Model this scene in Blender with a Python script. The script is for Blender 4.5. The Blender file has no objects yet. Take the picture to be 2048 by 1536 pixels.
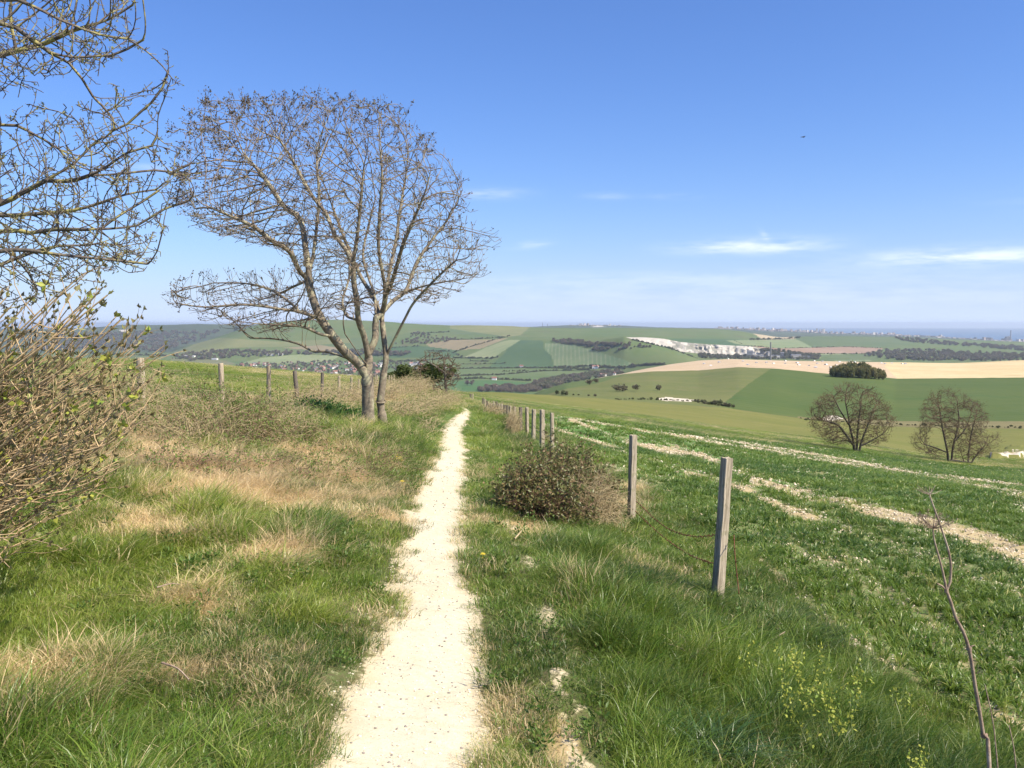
import bpy, math, random
import numpy as np
from mathutils import Vector
R = math.radians
rng = np.random.default_rng(7)
random.seed(7)
SC = bpy.context.scene
COL = SC.collection

# ------------------------------------------------------------------ camera
F, PITCH, CZ = 1800.0, R(3.81), 1.6
cam = bpy.data.cameras.new('camera')
cam.sensor_width = 36; cam.lens = 36*F/2048
cam.clip_start = 0.05; cam.clip_end = 150000
cam_o = bpy.data.objects.new('camera', cam); COL.objects.link(cam_o)
cam_o.location = (0, 0, CZ); cam_o.rotation_euler = (R(90)-PITCH, 0, 0)
SC.camera = cam_o
SC.view_settings.view_transform = 'Standard'; SC.view_settings.look = 'None'
SC.view_settings.exposure = 0.95; SC.view_settings.gamma = 1; SC.view_settings.use_curve_mapping = False
SC.render.resolution_x = 1024; SC.render.resolution_y = 768
SC.cycles.volume_bounces = 0; SC.cycles.max_bounces = 8; SC.cycles.transparent_max_bounces = 12
SC.cycles.volume_max_steps = 64

# ------------------------------------------------------------------ light
SUN_EL, SUN_AZ = R(46), R(119)          # azimuth clockwise from +Y (the view direction)
sd = Vector((math.sin(SUN_AZ)*math.cos(SUN_EL), math.cos(SUN_AZ)*math.cos(SUN_EL), math.sin(SUN_EL)))
sun = bpy.data.lights.new('sun', 'SUN'); sun.energy = 4.6; sun.angle = R(0.53); sun.color = (1, .90, .74)
sun_o = bpy.data.objects.new('sun', sun); COL.objects.link(sun_o)
sun_o.rotation_euler = sd.to_track_quat('Z', 'Y').to_euler()
world = bpy.data.worlds.new('World'); SC.world = world; world.use_nodes = True

class NT:
    """small node helper"""
    def __init__(s, tree): s.t = tree; s.t.nodes.clear()
    def n(s, ty, ins=None, **kw):
        nd = s.t.nodes.new(ty)
        for k, v in kw.items(): setattr(nd, k, v)
        for k, v in (ins or {}).items():
            if isinstance(v, bpy.types.NodeSocket): s.t.links.new(v, nd.inputs[k])
            else: nd.inputs[k].default_value = v
        return nd
    def m(s, op, a, b=0.0, c=0.0, clamp=False):
        nd = s.t.nodes.new('ShaderNodeMath'); nd.operation = op; nd.use_clamp = clamp
        for i, v in enumerate((a, b, c)):
            if isinstance(v, bpy.types.NodeSocket): s.t.links.new(v, nd.inputs[i])
            else: nd.inputs[i].default_value = v
        return nd.outputs[0]
    def mix(s, f, a, b):
        nd = s.t.nodes.new('ShaderNodeMix'); nd.data_type = 'RGBA'
        for i, v in ((0, f), (6, a), (7, b)):
            if isinstance(v, bpy.types.NodeSocket): s.t.links.new(v, nd.inputs[i])
            else: nd.inputs[i].default_value = v if i == 0 else (tuple(v)+(1,))[:4]
        return nd.outputs[2]
    def noise(s, scale, detail=4, rough=.55, vec=None, w=0):
        nd = s.t.nodes.new('ShaderNodeTexNoise'); nd.inputs['Scale'].default_value = scale
        nd.inputs['Detail'].default_value = detail; nd.inputs['Roughness'].default_value = rough
        if vec is not None: s.t.links.new(vec, nd.inputs['Vector'])
        return nd.outputs['Fac']
    def ramp(s, f, a, b, smooth=True):
        nd = s.t.nodes.new('ShaderNodeMapRange'); nd.interpolation_type = 'SMOOTHSTEP' if smooth else 'LINEAR'
        s.t.links.new(f, nd.inputs[0]); nd.inputs[1].default_value = a; nd.inputs[2].default_value = b
        return nd.outputs[0]
    def attr(s, name, inst=False):
        nd = s.t.nodes.new('ShaderNodeAttribute'); nd.attribute_name = name
        nd.attribute_type = 'INSTANCER' if inst else 'GEOMETRY'
        return nd.outputs['Fac']

def build_world():
    w = NT(world.node_tree)
    sky = w.n('ShaderNodeTexSky', sky_type='NISHITA', sun_disc=False, sun_elevation=SUN_EL, sun_rotation=SUN_AZ,
              altitude=250, air_density=1.1, dust_density=0.9, ozone_density=4.0)
    g = w.n('ShaderNodeTexCoord').outputs['Generated']
    sep = w.n('ShaderNodeSeparateXYZ', {0: g})
    az = w.m('ARCTAN2', sep.outputs[0], sep.outputs[1])
    el = w.m('ARCSINE', sep.outputs[2])
    stretch = w.n('ShaderNodeCombineXYZ', {0: w.m('MULTIPLY', az, 9.0), 1: w.m('MULTIPLY', el, 60.0)}).outputs[0]
    nz = w.noise(1.6, 7, .62, stretch)
    nz2 = w.noise(6.0, 5, .6, stretch)
    tot = None
    # thin cirrus patches: azimuth, elevation, half widths, strength
    for (cx, cy, hx, hy, st, tilt) in [(1485, 497, 120, 13, .95, .03), (1560, 505, 90, 12, .55, 0), (1890, 527, 150, 15, .9, .02), (2010, 533, 120, 11, .6, 0),
                                 (985, 392, 60, 11, .5, 0), (1062, 491, 36, 7, .45, .1), (1212, 398, 40, 7, .35, 0), (1340, 402, 50, 6, .2, 0),
                                 (290, 365, 60, 9, .3, 0), (1525, 480, 10, 8, .4, -.9), (1330, 560, 380, 16, .22, 0), (1500, 592, 900, 34, .28, 0), (-300, 470, 220, 20, .7, 0), (2700, 440, 300, 18, .7, 0)]:
        a0 = math.atan((cx-1024)/F); e0 = (648-cy)/F
        da = w.m('DIVIDE', w.m('SUBTRACT', az, a0), hx/F)
        de = w.m('DIVIDE', w.m('SUBTRACT', w.m('SUBTRACT', el, e0), w.m('MULTIPLY', w.m('SUBTRACT', az, a0), tilt)), hy/F)
        r2 = w.m('ADD', w.m('MULTIPLY', da, da), w.m('MULTIPLY', de, de))
        gs = w.m('EXPONENT', w.m('MULTIPLY', r2, -1.1))
        gs = w.m('MULTIPLY', gs, st)
        tot = gs if tot is None else w.m('ADD', tot, gs)
    nn = w.m('MULTIPLY', w.ramp(nz, .28, .68), w.m('ADD', w.m('MULTIPLY', nz2, .7), .6))
    mask = w.m('MULTIPLY', tot, nn, clamp=True)
    mask = w.m('MULTIPLY', mask, .6)
    tint = w.n('ShaderNodeMix', {0: 1.0, 6: sky.outputs[0], 7: (.66, .86, 1.27, 1)}, data_type='RGBA', blend_type='MULTIPLY').outputs[2]
    low = w.m('EXPONENT', w.m('MULTIPLY', w.m('MAXIMUM', el, 0.0), -17.0))       # the milky air near the horizon
    tint = w.mix(w.m('MULTIPLY', low, .9), tint, (5.6, 6.6, 8.8))
    col = w.mix(mask, tint, (9.0, 9.3, 11.0))
    bg = w.n('ShaderNodeBackground', {0: col, 1: 0.074})
    w.n('ShaderNodeOutputWorld', {0: bg.outputs[0]})
build_world()

# ------------------------------------------------------------------ helpers
def slope_of(y):
    b = (768-np.asarray(y, float))/F
    return (-math.sin(PITCH)+b*math.cos(PITCH))/(math.cos(PITCH)+b*math.sin(PITCH))
def u_of(x, y=648.0):
    b = (768-np.asarray(y, float))/F
    return ((np.asarray(x, float)-1024)/F)/(math.cos(PITCH)+b*math.sin(PITCH))
def pix(X, Y, Z):
    X = np.asarray(X, float); Y = np.asarray(Y, float); Z = np.asarray(Z, float)-CZ
    dep = Y*math.cos(PITCH)-Z*math.sin(PITCH); up = Y*math.sin(PITCH)+Z*math.cos(PITCH)
    dep = np.maximum(dep, 1e-3)
    return 1024+F*X/dep, 768-F*up/dep
def P(x, y, d):
    """world point on the sight line of pixel (x, y) at forward distance d"""
    return np.array([u_of(x, y)*d, d, CZ+slope_of(y)*d])

def hash2(ix, iy, seed):
    h = (ix.astype(np.int64)*374761393 + iy.astype(np.int64)*668265263 + seed*974634777) & 0x7fffffff
    h = (h ^ (h >> 13))*1274126177 & 0x7fffffff
    return ((h ^ (h >> 16)) & 0xffff)/65535.0
def vnoise(x, y, seed=0):
    x0 = np.floor(x); y0 = np.floor(y); fx = x-x0; fy = y-y0
    fx = fx*fx*(3-2*fx); fy = fy*fy*(3-2*fy)
    a = hash2(x0, y0, seed); b = hash2(x0+1, y0, seed); c = hash2(x0, y0+1, seed); d = hash2(x0+1, y0+1, seed)
    return (a*(1-fx)+b*fx)*(1-fy)+(c*(1-fx)+d*fx)*fy
def fbm(x, y, seed=0, oct=4, g=.5):
    s = 0; a = 1; t = 0
    for i in range(oct):
        s = s+a*vnoise(x*2**i+17*i, y*2**i-9*i, seed+i); t += a; a *= g
    return s/t
def sstep(a, b, x):
    t = np.clip((x-a)/(b-a), 0, 1); return t*t*(3-2*t)
def in_poly(px, py, poly):
    px = np.asarray(px); py = np.asarray(py); r = np.zeros(px.shape, bool); n = len(poly)
    for i in range(n):
        x1, y1 = poly[i]; x2, y2 = poly[(i+1) % n]
        if y1 == y2: continue
        c = ((y1 > py) != (y2 > py)) & (px < (x2-x1)*(py-y1)/(y2-y1)+x1)
        r ^= c
    return r
def dist_line(px, py, pts):
    best = np.full(np.shape(px), 1e9)
    for (x1, y1), (x2, y2) in zip(pts[:-1], pts[1:]):
        dx, dy = x2-x1, y2-y1
        t = np.clip(((px-x1)*dx+(py-y1)*dy)/(dx*dx+dy*dy+1e-9), 0, 1)
        best = np.minimum(best, np.hypot(px-x1-t*dx, py-y1-t*dy))
    return best

def mesh_np(name, V, faces, k, mats=None, smooth=False, attrs=None, mat_idx=None):
    me = bpy.data.meshes.new(name)
    V = np.ascontiguousarray(V, np.float32); faces = np.ascontiguousarray(faces, np.int32)
    nf = len(faces)
    me.vertices.add(len(V)); me.vertices.foreach_set('co', V.ravel())
    me.loops.add(nf*k); me.loops.foreach_set('vertex_index', faces.ravel())
    me.polygons.add(nf); me.polygons.foreach_set('loop_start', np.arange(0, nf*k, k, dtype=np.int32))
    if smooth: me.polygons.foreach_set('use_smooth', np.ones(nf, bool))
    for m_ in (mats or []): me.materials.append(m_)
    if mat_idx is not None: me.polygons.foreach_set('material_index', np.ascontiguousarray(mat_idx, np.int32))
    for an, av in (attrs or {}).items():
        a = me.attributes.new(an, 'FLOAT', 'POINT'); a.data.foreach_set('value', np.ascontiguousarray(av, np.float32))
    me.update(calc_edges=True)
    return me
def obj(name, data, parent=None, label=None, cat=None, group=None, kind=None, loc=None, rot=None, scale=None):
    o = bpy.data.objects.new(name, data); COL.objects.link(o)
    if parent is not None: o.parent = parent
    if label: o['label'] = label
    if cat: o['category'] = cat
    if group: o['group'] = group
    if kind: o['kind'] = kind
    if loc is not None: o.location = loc
    if rot is not None: o.rotation_euler = rot
    if scale is not None: o.scale = scale
    return o

# ------------------------------------------------------------------ materials
def mat(name):
    m = bpy.data.materials.new(name); m.use_nodes = True
    return m, NT(m.node_tree)
def out(t, sh, disp=None):
    t.n('ShaderNodeOutputMaterial', {0: sh})
def principled(t, col, rough=.8, normal=None, spec=.3):
    ins = {'Base Color': col if isinstance(col, bpy.types.NodeSocket) else (tuple(col)+(1,))[:4], 'Roughness': rough, 'Specular IOR Level': spec}
    if normal is not None: ins['Normal'] = normal
    return t.n('ShaderNodeBsdfPrincipled', ins).outputs[0]
def geo_pos(t): return t.n('ShaderNodeNewGeometry').outputs['Position']
def bump(t, h, st=.5, dist=.05):
    return t.n('ShaderNodeBump', {'Height': h, 'Strength': st, 'Distance': dist}).outputs[0]

def field_mat(name, c1, c2, scale=.01, rough=.95, lines=None, c3=None, fine=.08):
    """land seen from afar: two tones broken by noise, optional drill or furrow lines (dx, dy, spacing, strength, colour)"""
    m, t = mat(name); p = geo_pos(t)
    n1 = t.noise(scale, 5, .6, p); n2 = t.noise(fine, 4, .65, p)
    f = t.m('ADD', t.m('MULTIPLY', t.ramp(n1, .34, .66), .65), t.m('MULTIPLY', t.ramp(n2, .3, .7), .35))
    col = t.mix(f, c1, c2)
    if c3 is not None: col = t.mix(t.m('MULTIPLY', t.ramp(t.noise(scale*2.7, 6, .65, p), .55, .72), .75), col, c3)
    if lines:
        dx, dy, sp, st, lc = lines
        sx = t.n('ShaderNodeSeparateXYZ', {0: p})
        L = math.hypot(dx, dy); nx, ny = -dy/L, dx/L
        co = t.m('ADD', t.m('MULTIPLY', sx.outputs[0], nx), t.m('MULTIPLY', sx.outputs[1], ny))
        co = t.m('ADD', co, t.m('MULTIPLY', t.noise(.003, 2, .5, p), sp*1.5))
        sn = t.m('SINE', t.m('MULTIPLY', co, 2*math.pi/sp))
        k = t.m('MULTIPLY', t.ramp(sn, .1, .9), t.m('MULTIPLY', t.ramp(t.noise(.012, 5, .7, p), .3, .6), st))
        col = t.mix(k, col, lc)
    out(t, principled(t, col, rough, None, .1))
    return m

def blade_mat(name, cols, trans=.35, dry=(.42, .33, .16), inst=True):
    """grass blade: tint (per tuft) and bv (per blade) choose between tones"""
    m, t = mat(name)
    tint = t.attr('tint', inst); bv = t.attr('bv')
    dryn = t.attr('dry', inst)
    c = t.mix(t.ramp(tint, .0, .55, False), cols[0], cols[1]); c = t.mix(t.ramp(tint, .5, 1.0, False), c, cols[2])
    c = t.mix(t.m('MULTIPLY', t.ramp(bv, .45, 1.0, False), .55), c, cols[3])
    s = t.ramp(t.m('ADD', t.m('MULTIPLY', dryn, 1.15), t.m('MULTIPLY', bv, .55)), .58, .72, False)
    c = t.mix(s, c, t.mix(t.ramp(tint, 0, 1), dry, tuple(x*1.25 for x in dry)))
    pr = principled(t, c, .38, None, .45)
    tr = t.n('ShaderNodeBsdfTranslucent', {0: c}).outputs[0]
    out(t, t.n('ShaderNodeMixShader', {0: trans, 1: pr, 2: tr}).outputs[0])
    return m

def bark_mat(name, c1, c2, c3, scale=18, lich=.5):
    m, t = mat(name)
    co = t.n('ShaderNodeTexCoord').outputs['Object']
    n1 = t.noise(scale, 5, .65, co); n2 = t.noise(scale*.28, 4, .6, co)
    col = t.mix(t.ramp(n1, .35, .65), c1, c2)
    col = t.mix(t.m('MULTIPLY', t.ramp(n2, lich, lich+.12), .85), col, c3)
    out(t, principled(t, col, .85, bump(t, n1, .6, .01), .2))
    return m
def leaf_mat(name, cols, trans=.3, rough=.5):
    m, t = mat(name)
    bv = t.attr('bv')
    c = t.mix(t.ramp(bv, 0, .5, False), cols[0], cols[1]); c = t.mix(t.ramp(bv, .5, 1, False), c, cols[2])
    pr = principled(t, c, rough, None, .35); tr = t.n('ShaderNodeBsdfTranslucent', {0: c}).outputs[0]
    out(t, t.n('ShaderNodeMixShader', {0: trans, 1: pr, 2: tr}).outputs[0])
    return m
def plain_mat(name, c1, c2, scale=8, rough=.8, metal=0.0):
    m, t = mat(name); co = t.n('ShaderNodeTexCoord').outputs['Object']
    n = t.noise(scale, 4, .6, co)
    out(t, t.n('ShaderNodeBsdfPrincipled', {'Base Color': t.mix(t.ramp(n, .35, .65), c1, c2), 'Roughness': rough, 'Metallic': metal}).outputs[0])
    return m

# ------------------------------------------------------------------ terrain heights
PATH = [(1900, 560, 970), (1700, 600, 955), (1536, 660, 948), (1440, 706, 955), (1400, 735, 944), (1340, 757, 941), (1270, 768, 938), (1185, 803, 935), (1100, 815, 922), (1000, 830, 926),
        (950, 857, 927), (900, 879, 928), (880, 884, 926), (860, 889, 921), (845, 899, 928), (835, 911, 934), (825, 926, 939), (818, 930, 939), (812, 919, 928), (808, 906, 917)]
PD = {1900: 1.85, 1700: 2.4, 1536: 3.15, 1440: 3.65, 1400: 3.9, 1340: 4.3, 1270: 4.75, 1185: 5.6, 1100: 6.7, 1000: 9.2, 950: 12.3, 900: 18.3, 880: 22.5, 860: 28, 845: 32.5, 835: 36, 825: 40, 818: 43.5, 812: 47.5, 808: 52}
ctrl = []
for (y, l, r) in PATH:
    if 808 <= y <= 1536 and y not in (1440, 1340, 880, 835, 818): ctrl.append(tuple(P((l+r)/2, y, PD[y])))
ctrl += [(-5.36, 13, .05), (-5.98, 22, -.5), (-6.7, 31, -1.12), (-7.1, 40, -1.62), (-3.2, 20, -.66), (-7.4, 60, -2.6), (-7.6, 75, -3.5),
         (-2, 3, .1), (-3, 5, .22), (-4, 8, .28), (-3, 10, .08), (-2, 14, -.3), (-2.6, 30, -1.7), (-13, 40, -.9), (-20, 60, -1.3), (-12, 12, .7), (-30, 30, .5), (-60, 60, 0),
         (-1.6, 9.5, -.12), (-7, 17, .0), (-10, 25, -.2),
         (1.68, 7, -.60), (1.5, 11.2, -.91), (.8, 24, -1.8), (.67, 28, -2.1), (.33, 35, -2.6), (-.8, 46, -3.2), (-1.5, 52, -3.6),
         (.45, 6, -.22), (.3, 10, -.5), (.2, 16, -1.05), (1.0, 4.5, -.35),
         (1.6, 4.2, -.5), (2.6, 4.6, -.75), (3.9, 6.75, -.95), (4.1, 10.2, -1.1), (3, 9, -1.0), (0, 0, .05), (-3, 0, .15), (3, 0, -.5), (0, -4, .1), (6, 2, -1.0),
         tuple(P(1700, 980, 22)), tuple(P(2048, 1000, 21)), tuple(P(1400, 930, 24)), tuple(P(1300, 890, 38)), tuple(P(1700, 922, 62)), tuple(P(2048, 955, 75)),
         tuple(P(2048, 938, 102)), tuple(P(1720, 905, 92)), tuple(P(1500, 883, 76)), tuple(P(1300, 853, 60)), tuple(P(1105, 832, 46)),
         tuple(P(2048, 915, 128)), tuple(P(1720, 888, 128)), tuple(P(1500, 861, 128)), tuple(P(1300, 835, 118)), tuple(P(1100, 814, 108)), tuple(P(1000, 803, 88)), tuple(P(930, 799, 80)),
         tuple(P(350, 727, 98)), tuple(P(560, 755, 98)), tuple(P(700, 766, 100)), tuple(P(200, 720, 98)), tuple(P(0, 726, 100)), tuple(P(800, 776, 100)), tuple(P(450, 733, 70)),
         (-75, 105, -1.5), (-110, 105, 0), (110, 110, -24), (60, 60, -12), (30, 30, -6.2), (12, 12, -2.4), (150, 128, -30), (-140, 128, 0), (60, 128, -17)]
C = np.array(ctrl)
def tps(r2):
    return .5*r2*np.log(r2+1e-9)
# distances are compressed with range so that near and far control points weigh alike
def warp(X, Y):
    s = np.log1p(np.hypot(X, Y)/6.0)*6.0/np.maximum(np.hypot(X, Y), 1e-6)
    return X*s, Y*s
cx_, cy_ = warp(C[:, 0], C[:, 1]); cr = C[:, 2]
n_ = len(C)
A_ = tps((cx_[:, None]-cx_[None])**2+(cy_[:, None]-cy_[None])**2)+np.eye(n_)*.03
Pm = np.stack([np.ones(n_), C[:, 0], C[:, 1]], 1)
M_ = np.block([[A_, Pm], [Pm.T, np.zeros((3, 3))]])
W_ = np.linalg.solve(M_, np.concatenate([cr, np.zeros(3)]))
def h_base(X, Y):
    X = np.asarray(X, float); Y = np.asarray(Y, float); sh = X.shape; X = X.ravel(); Y = Y.ravel()
    o = np.zeros(len(X)); wx, wy = warp(X, Y)
    for i in range(0, len(X), 20000):
        s = slice(i, i+20000)
        o[s] = tps((wx[s, None]-cx_[None])**2+(wy[s, None]-cy_[None])**2) @ W_[:n_] + W_[n_]+W_[n_+1]*X[s]+W_[n_+2]*Y[s]
    return o.reshape(sh)

# path centre and half width as functions of forward distance
_pp = sorted([(PD[y], (u_of(l, y)+u_of(r, y))/2*PD[y], (u_of(r, y)-u_of(l, y))/2*PD[y]) for (y, l, r) in PATH])
_pd = np.array([p[0] for p in _pp]); _px = np.array([p[1] for p in _pp]); _pw = np.array([p[2] for p in _pp])
def path_edge(X, Y):
    """metres outside the path's worn edge (negative = on the chalk)"""
    c = np.interp(Y, _pd, _px); w = np.interp(Y, _pd, _pw)
    e = np.abs(X-c)-w
    e = e+(fbm(X*3.1, Y*1.5, 5, 4)-.5)*.24+(fbm(X*14, Y*7, 9, 2)-.5)*.05
    return np.where(Y > 51, 1.0, e)

def micro(X, Y, e=None):
    if e is None: e = path_edge(X, Y)
    far = 1/(1+Y/60.0)
    k = sstep(-.05, .5, e)
    return ((fbm(X*1.3, Y*1.3, 21, 3)-.5)*.22*k + (fbm(X*5, Y*5, 22, 2)-.5)*.06*k + (fbm(X*2.2, Y*2.2, 23, 3)-.5)*.05 - .035*(1-k))*np.clip(far*1.3, 0, 1)

KX = np.array([-1500, -700, -300, 0, 100, 180, 240, 316, 340, 374, 410, 437, 470, 513, 560, 589, 640, 664, 700, 725, 760, 800, 850, 900, 950, 988, 1030, 1076, 1100, 1143, 1193, 1249, 1266, 1300, 1340, 1395, 1416, 1450, 1511, 1550, 1600, 1650, 1700, 1780, 1850, 1938, 2048, 2350, 2750, 3600], float)
def curve(pts, k=None):
    pts = sorted(pts); return lambda x: np.interp(x, [p[0] for p in pts], [p[1] for p in pts])
def smooth_curve(pts, w=14):
    c = curve(pts)
    return lambda x: np.mean([c(x+o) for o in np.linspace(-w, w, 9)], axis=0)

FL = -183.0
fl_y = lambda d: 648.0+0*d  # placeholder, floor rows are given by height
# each loft curve: (distance(x), y(x) in photo pixels or height)
K1d = curve([(-700, 108), (350, 108), (700, 112), (800, 125), (900, 150), (1000, 190), (1080, 240), (1200, 300), (1340, 330), (1600, 340), (1780, 320), (2048, 300), (2750, 300)])
K1y = smooth_curve([(-1500, 733), (-700, 727), (0, 727), (200, 721), (350, 727), (560, 755.5), (700, 766.5), (800, 775), (900, 783), (1000, 787), (1080, 790), (1200, 798), (1300, 806), (1440, 815), (1600, 836), (1780, 853), (1900, 856), (2048, 858), (2350, 868), (2750, 880), (3600, 890)])
LOFT = []
def add(d, y=None, z=None, rows=10): LOFT.append((d, y, z, rows))
add(K1d, K1y, None, 56)                                                                                   # 1 brow of the near pasture
add(lambda x: K1d(x)*curve([(0, 1.8), (1000, 1.5), (1150, 1.12), (2750, 1.12)])(x),
    lambda x: K1y(x)+curve([(-1500, 60), (900, 50), (1050, 26), (1130, 5), (1300, 1.5), (3600, 1.5)])(x), None, 12)    # 2 hidden dip
add(curve([(0, 900), (1080, 900), (1400, 900), (1700, 820), (3600, 780)]),
    smooth_curve([(-1500, 860), (900, 850), (1030, 806), (1078, 783), (1110, 773), (1134, 766), (1193, 757), (1251, 748), (1300, 743.5), (1400, 741.5), (1479, 735), (1552, 738), (1669, 750), (1740, 753), (1795, 759), (2048, 757), (2400, 756), (3600, 760)], 6), None, 84)  # 3 far side of the dry valley
add(curve([(0, 1350), (1251, 1250), (1700, 1350), (3600, 1300)]),
    smooth_curve([(-1500, 850), (900, 830), (1080, 792), (1193, 764), (1251, 749), (1262, 745), (1300, 736), (1340, 728.5), (1398, 721), (1463, 717.5), (1558, 720.5), (1637, 721.5), (1732, 723.5), (1811, 724.5), (1900, 726), (1938, 725.5), (2048, 721), (2400, 717), (3600, 716)], 6), None, 40)  # 4 stubble crest
add(lambda x: 2000+0*x, None, curve([(-1500, FL), (1000, FL), (1300, -150), (1700, -130), (3600, -130)]), 8)            # 5
add(curve([(0, 4500), (700, 4500), (900, 3900), (1250, 3300), (1400, 2900), (3600, 2900)]), None, curve([(0, FL), (1300, FL), (1700, -165), (3600, -160)]), 96)  # 6 valley floor
add(curve([(0, 4700), (600, 4800), (800, 4500), (1000, 4150), (1100, 4000), (1249, 3650), (1450, 3450), (3600, 3450)]),
    smooth_curve([(-1500, 716), (340, 715.5), (400, 709), (600, 702), (800, 704), (900, 703), (1000, 699), (1100, 691), (1180, 683), (1249, 674), (1266, 678.5), (1340, 696.5), (1395, 716), (1420, 719), (1500, 722), (1700, 724), (3600, 722)], 3), None, 52)    # 7
add(curve([(0, 4850), (600, 4950), (800, 4650), (1000, 4250), (1100, 4100), (1235, 3800), (1249, 3790), (1450, 3800), (3600, 3700)]),
    smooth_curve([(-1500, 715), (340, 714.5), (400, 706), (600, 693), (800, 694), (900, 693), (1000, 690), (1100, 684), (1180, 679), (1235, 674.3), (1252, 677), (1266, 684), (1340, 701), (1416, 708), (1500, 712), (1527, 713.5), (1600, 717), (1700, 719), (3600, 719)], 2), None, 6)     # 8 quarry floor
add(curve([(0, 5000), (600, 5050), (800, 4800), (1000, 4400), (1100, 4250), (1249, 3880), (1450, 3860), (3600, 3850)]),
    smooth_curve([(-1500, 714), (340, 713.5), (400, 702), (600, 684), (800, 684), (900, 682), (1000, 680), (1100, 677.5), (1180, 675.5), (1249, 673), (1290, 674), (1328, 677), (1360, 683), (1413, 688), (1470, 692), (1500, 693), (1527, 699), (1560, 704), (1640, 713), (1700, 716), (1800, 716.5), (3600, 716)], 2), None, 26)  # 9 cliff top
add(lambda x: 4800+0*x+curve([(0, 400), (700, 400), (1100, 0)])(x),
    smooth_curve([(-1500, 713), (340, 712), (400, 694), (470, 674), (600, 665), (800, 667), (900, 668), (1100, 670), (1250, 667), (1400, 677), (1500, 682), (1600, 687), (1700, 693), (1850, 697), (2048, 702), (3600, 702)], 20), None, 44)  # 10
K11y = smooth_curve([(-1500, 712), (340, 708.5), (374, 693), (410, 682), (440, 673), (470, 662), (513, 650), (545, 645), (589, 641.5), (664, 639.5), (725, 641.5), (800, 646), (900, 650.5), (988, 651.5), (1076, 655), (1143, 656), (1339, 656.8), (1427, 658.5), (1480, 662), (1511, 667.5), (1560, 675), (1615, 672.5), (1680, 672), (1795, 674), (1875, 678), (2048, 684), (2350, 688), (3600, 690)], 8)
add(curve([(0, 5600), (1200, 5600), (1500, 6000), (2048, 6500), (3600, 6500)]), K11y, None, 44)           # 11 crest of the downs
add(lambda x: 7200+0*x, lambda x: np.where(x < 470, 689.0, K11y(x)+4), None, 6)
K13y = smooth_curve([(-1500, 662), (100, 658), (180, 656), (240, 649.5), (316, 650), (437, 648), (520, 649), (900, 656), (1040, 655.5), (1100, 652), (1180, 650.5), (1240, 651.5), (1300, 654), (1400, 656.8), (1440, 657), (1500, 659), (1560, 661), (1600, 663), (1660, 667), (1750, 669), (1850, 673), (1950, 679), (2048, 683.5), (2350, 688), (3600, 690)], 8)
add(curve([(0, 9000), (600, 9000), (1000, 12500), (1600, 13000), (1800, 12000), (2048, 10300), (3600, 9500)]), K13y, None, 36)  # 13 far ridge and coast town
add(curve([(0, 14000), (1600, 14500), (1800, 12600), (2048, 10900), (3600, 10000)]), None, lambda x: -200+0*x, 8)

# ------------------------------------------------------------------ terrain grid
us = np.concatenate([-np.linspace(1.5, .62, 44)[:-1], np.linspace(-.62, .62, 660), np.linspace(.62, 1.5, 44)[1:]])
xs = 1024+F*1.0025*us
K0d = curve([(-1500, 95), (900, 95), (1300, 128), (3600, 128)])(xs)
NR = 330
tt = np.linspace(0, 1, NR)
near_d = 1.0*(K0d[None]/1.0)**tt[:, None]
near_X = near_d*us[None]
hb = h_base(near_X, near_d)
kz0 = hb[-1]
slope0 = (hb[-1]-hb[-6])/(near_d[-1]-near_d[-6])
KD = [near_d[-8], K0d]; KZ = [hb[-8], kz0]; rows_n = [0]
for (d, y, z, rows) in LOFT:
    dd = d(xs); KD.append(dd)
    KZ.append(z(xs) if z is not None else CZ+slope_of(y(xs))*dd); rows_n.append(rows)
KD = np.array(KD); KZ = np.array(KZ)
def pchip_slopes(x, y):
    h = np.diff(x, axis=0); dl = np.diff(y, axis=0)/h
    m = np.zeros_like(y)
    w1 = 2*h[1:]+h[:-1]; w2 = h[1:]+2*h[:-1]
    same = dl[:-1]*dl[1:] > 0
    with np.errstate(divide='ignore', invalid='ignore'):
        hm = (w1+w2)/(w1/dl[:-1]+w2/dl[1:])
    m[1:-1] = np.where(same, hm, 0); m[0] = dl[0]; m[-1] = dl[-1]
    return m
KM = pchip_slopes(KD, KZ)
Ds = [near_d]; Zs = [hb]; band = [np.zeros(NR, int)]
for k in range(1, len(KD)-1):
    nr = rows_n[k]; t = (np.arange(1, nr+1)/nr)[:, None]
    d0, d1 = KD[k], KD[k+1]; h = d1-d0
    h00 = 2*t**3-3*t**2+1; h10 = t**3-2*t**2+t; h01 = -2*t**3+3*t**2; h11 = t**3-t**2
    Ds.append(d0+t*h); Zs.append(h00*KZ[k]+h10*h*KM[k]+h01*KZ[k+1]+h11*h*KM[k+1]); band.append(np.full(nr, k))
GD = np.concatenate(Ds); GZ0 = np.concatenate(Zs); GB = np.concatenate(band)
GX = GD*us[None]
e_near = path_edge(near_X, near_d)
GZ = GZ0.copy()
GZ[:NR] += micro(near_X, near_d, e_near)
und = (fbm(GX/260, GD/260, 31, 4)-.5)*GD*.0022*sstep(150, 900, GD)
GZ += und*np.where(np.isin(GB, [2, 5, 12])[:, None], .3, 1)
GZ += ((fbm(GX/9, GD/9, 41, 4)-.5)*.5)*(sstep(90, 140, GD)*(1-sstep(700, 1500, GD)))
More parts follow.
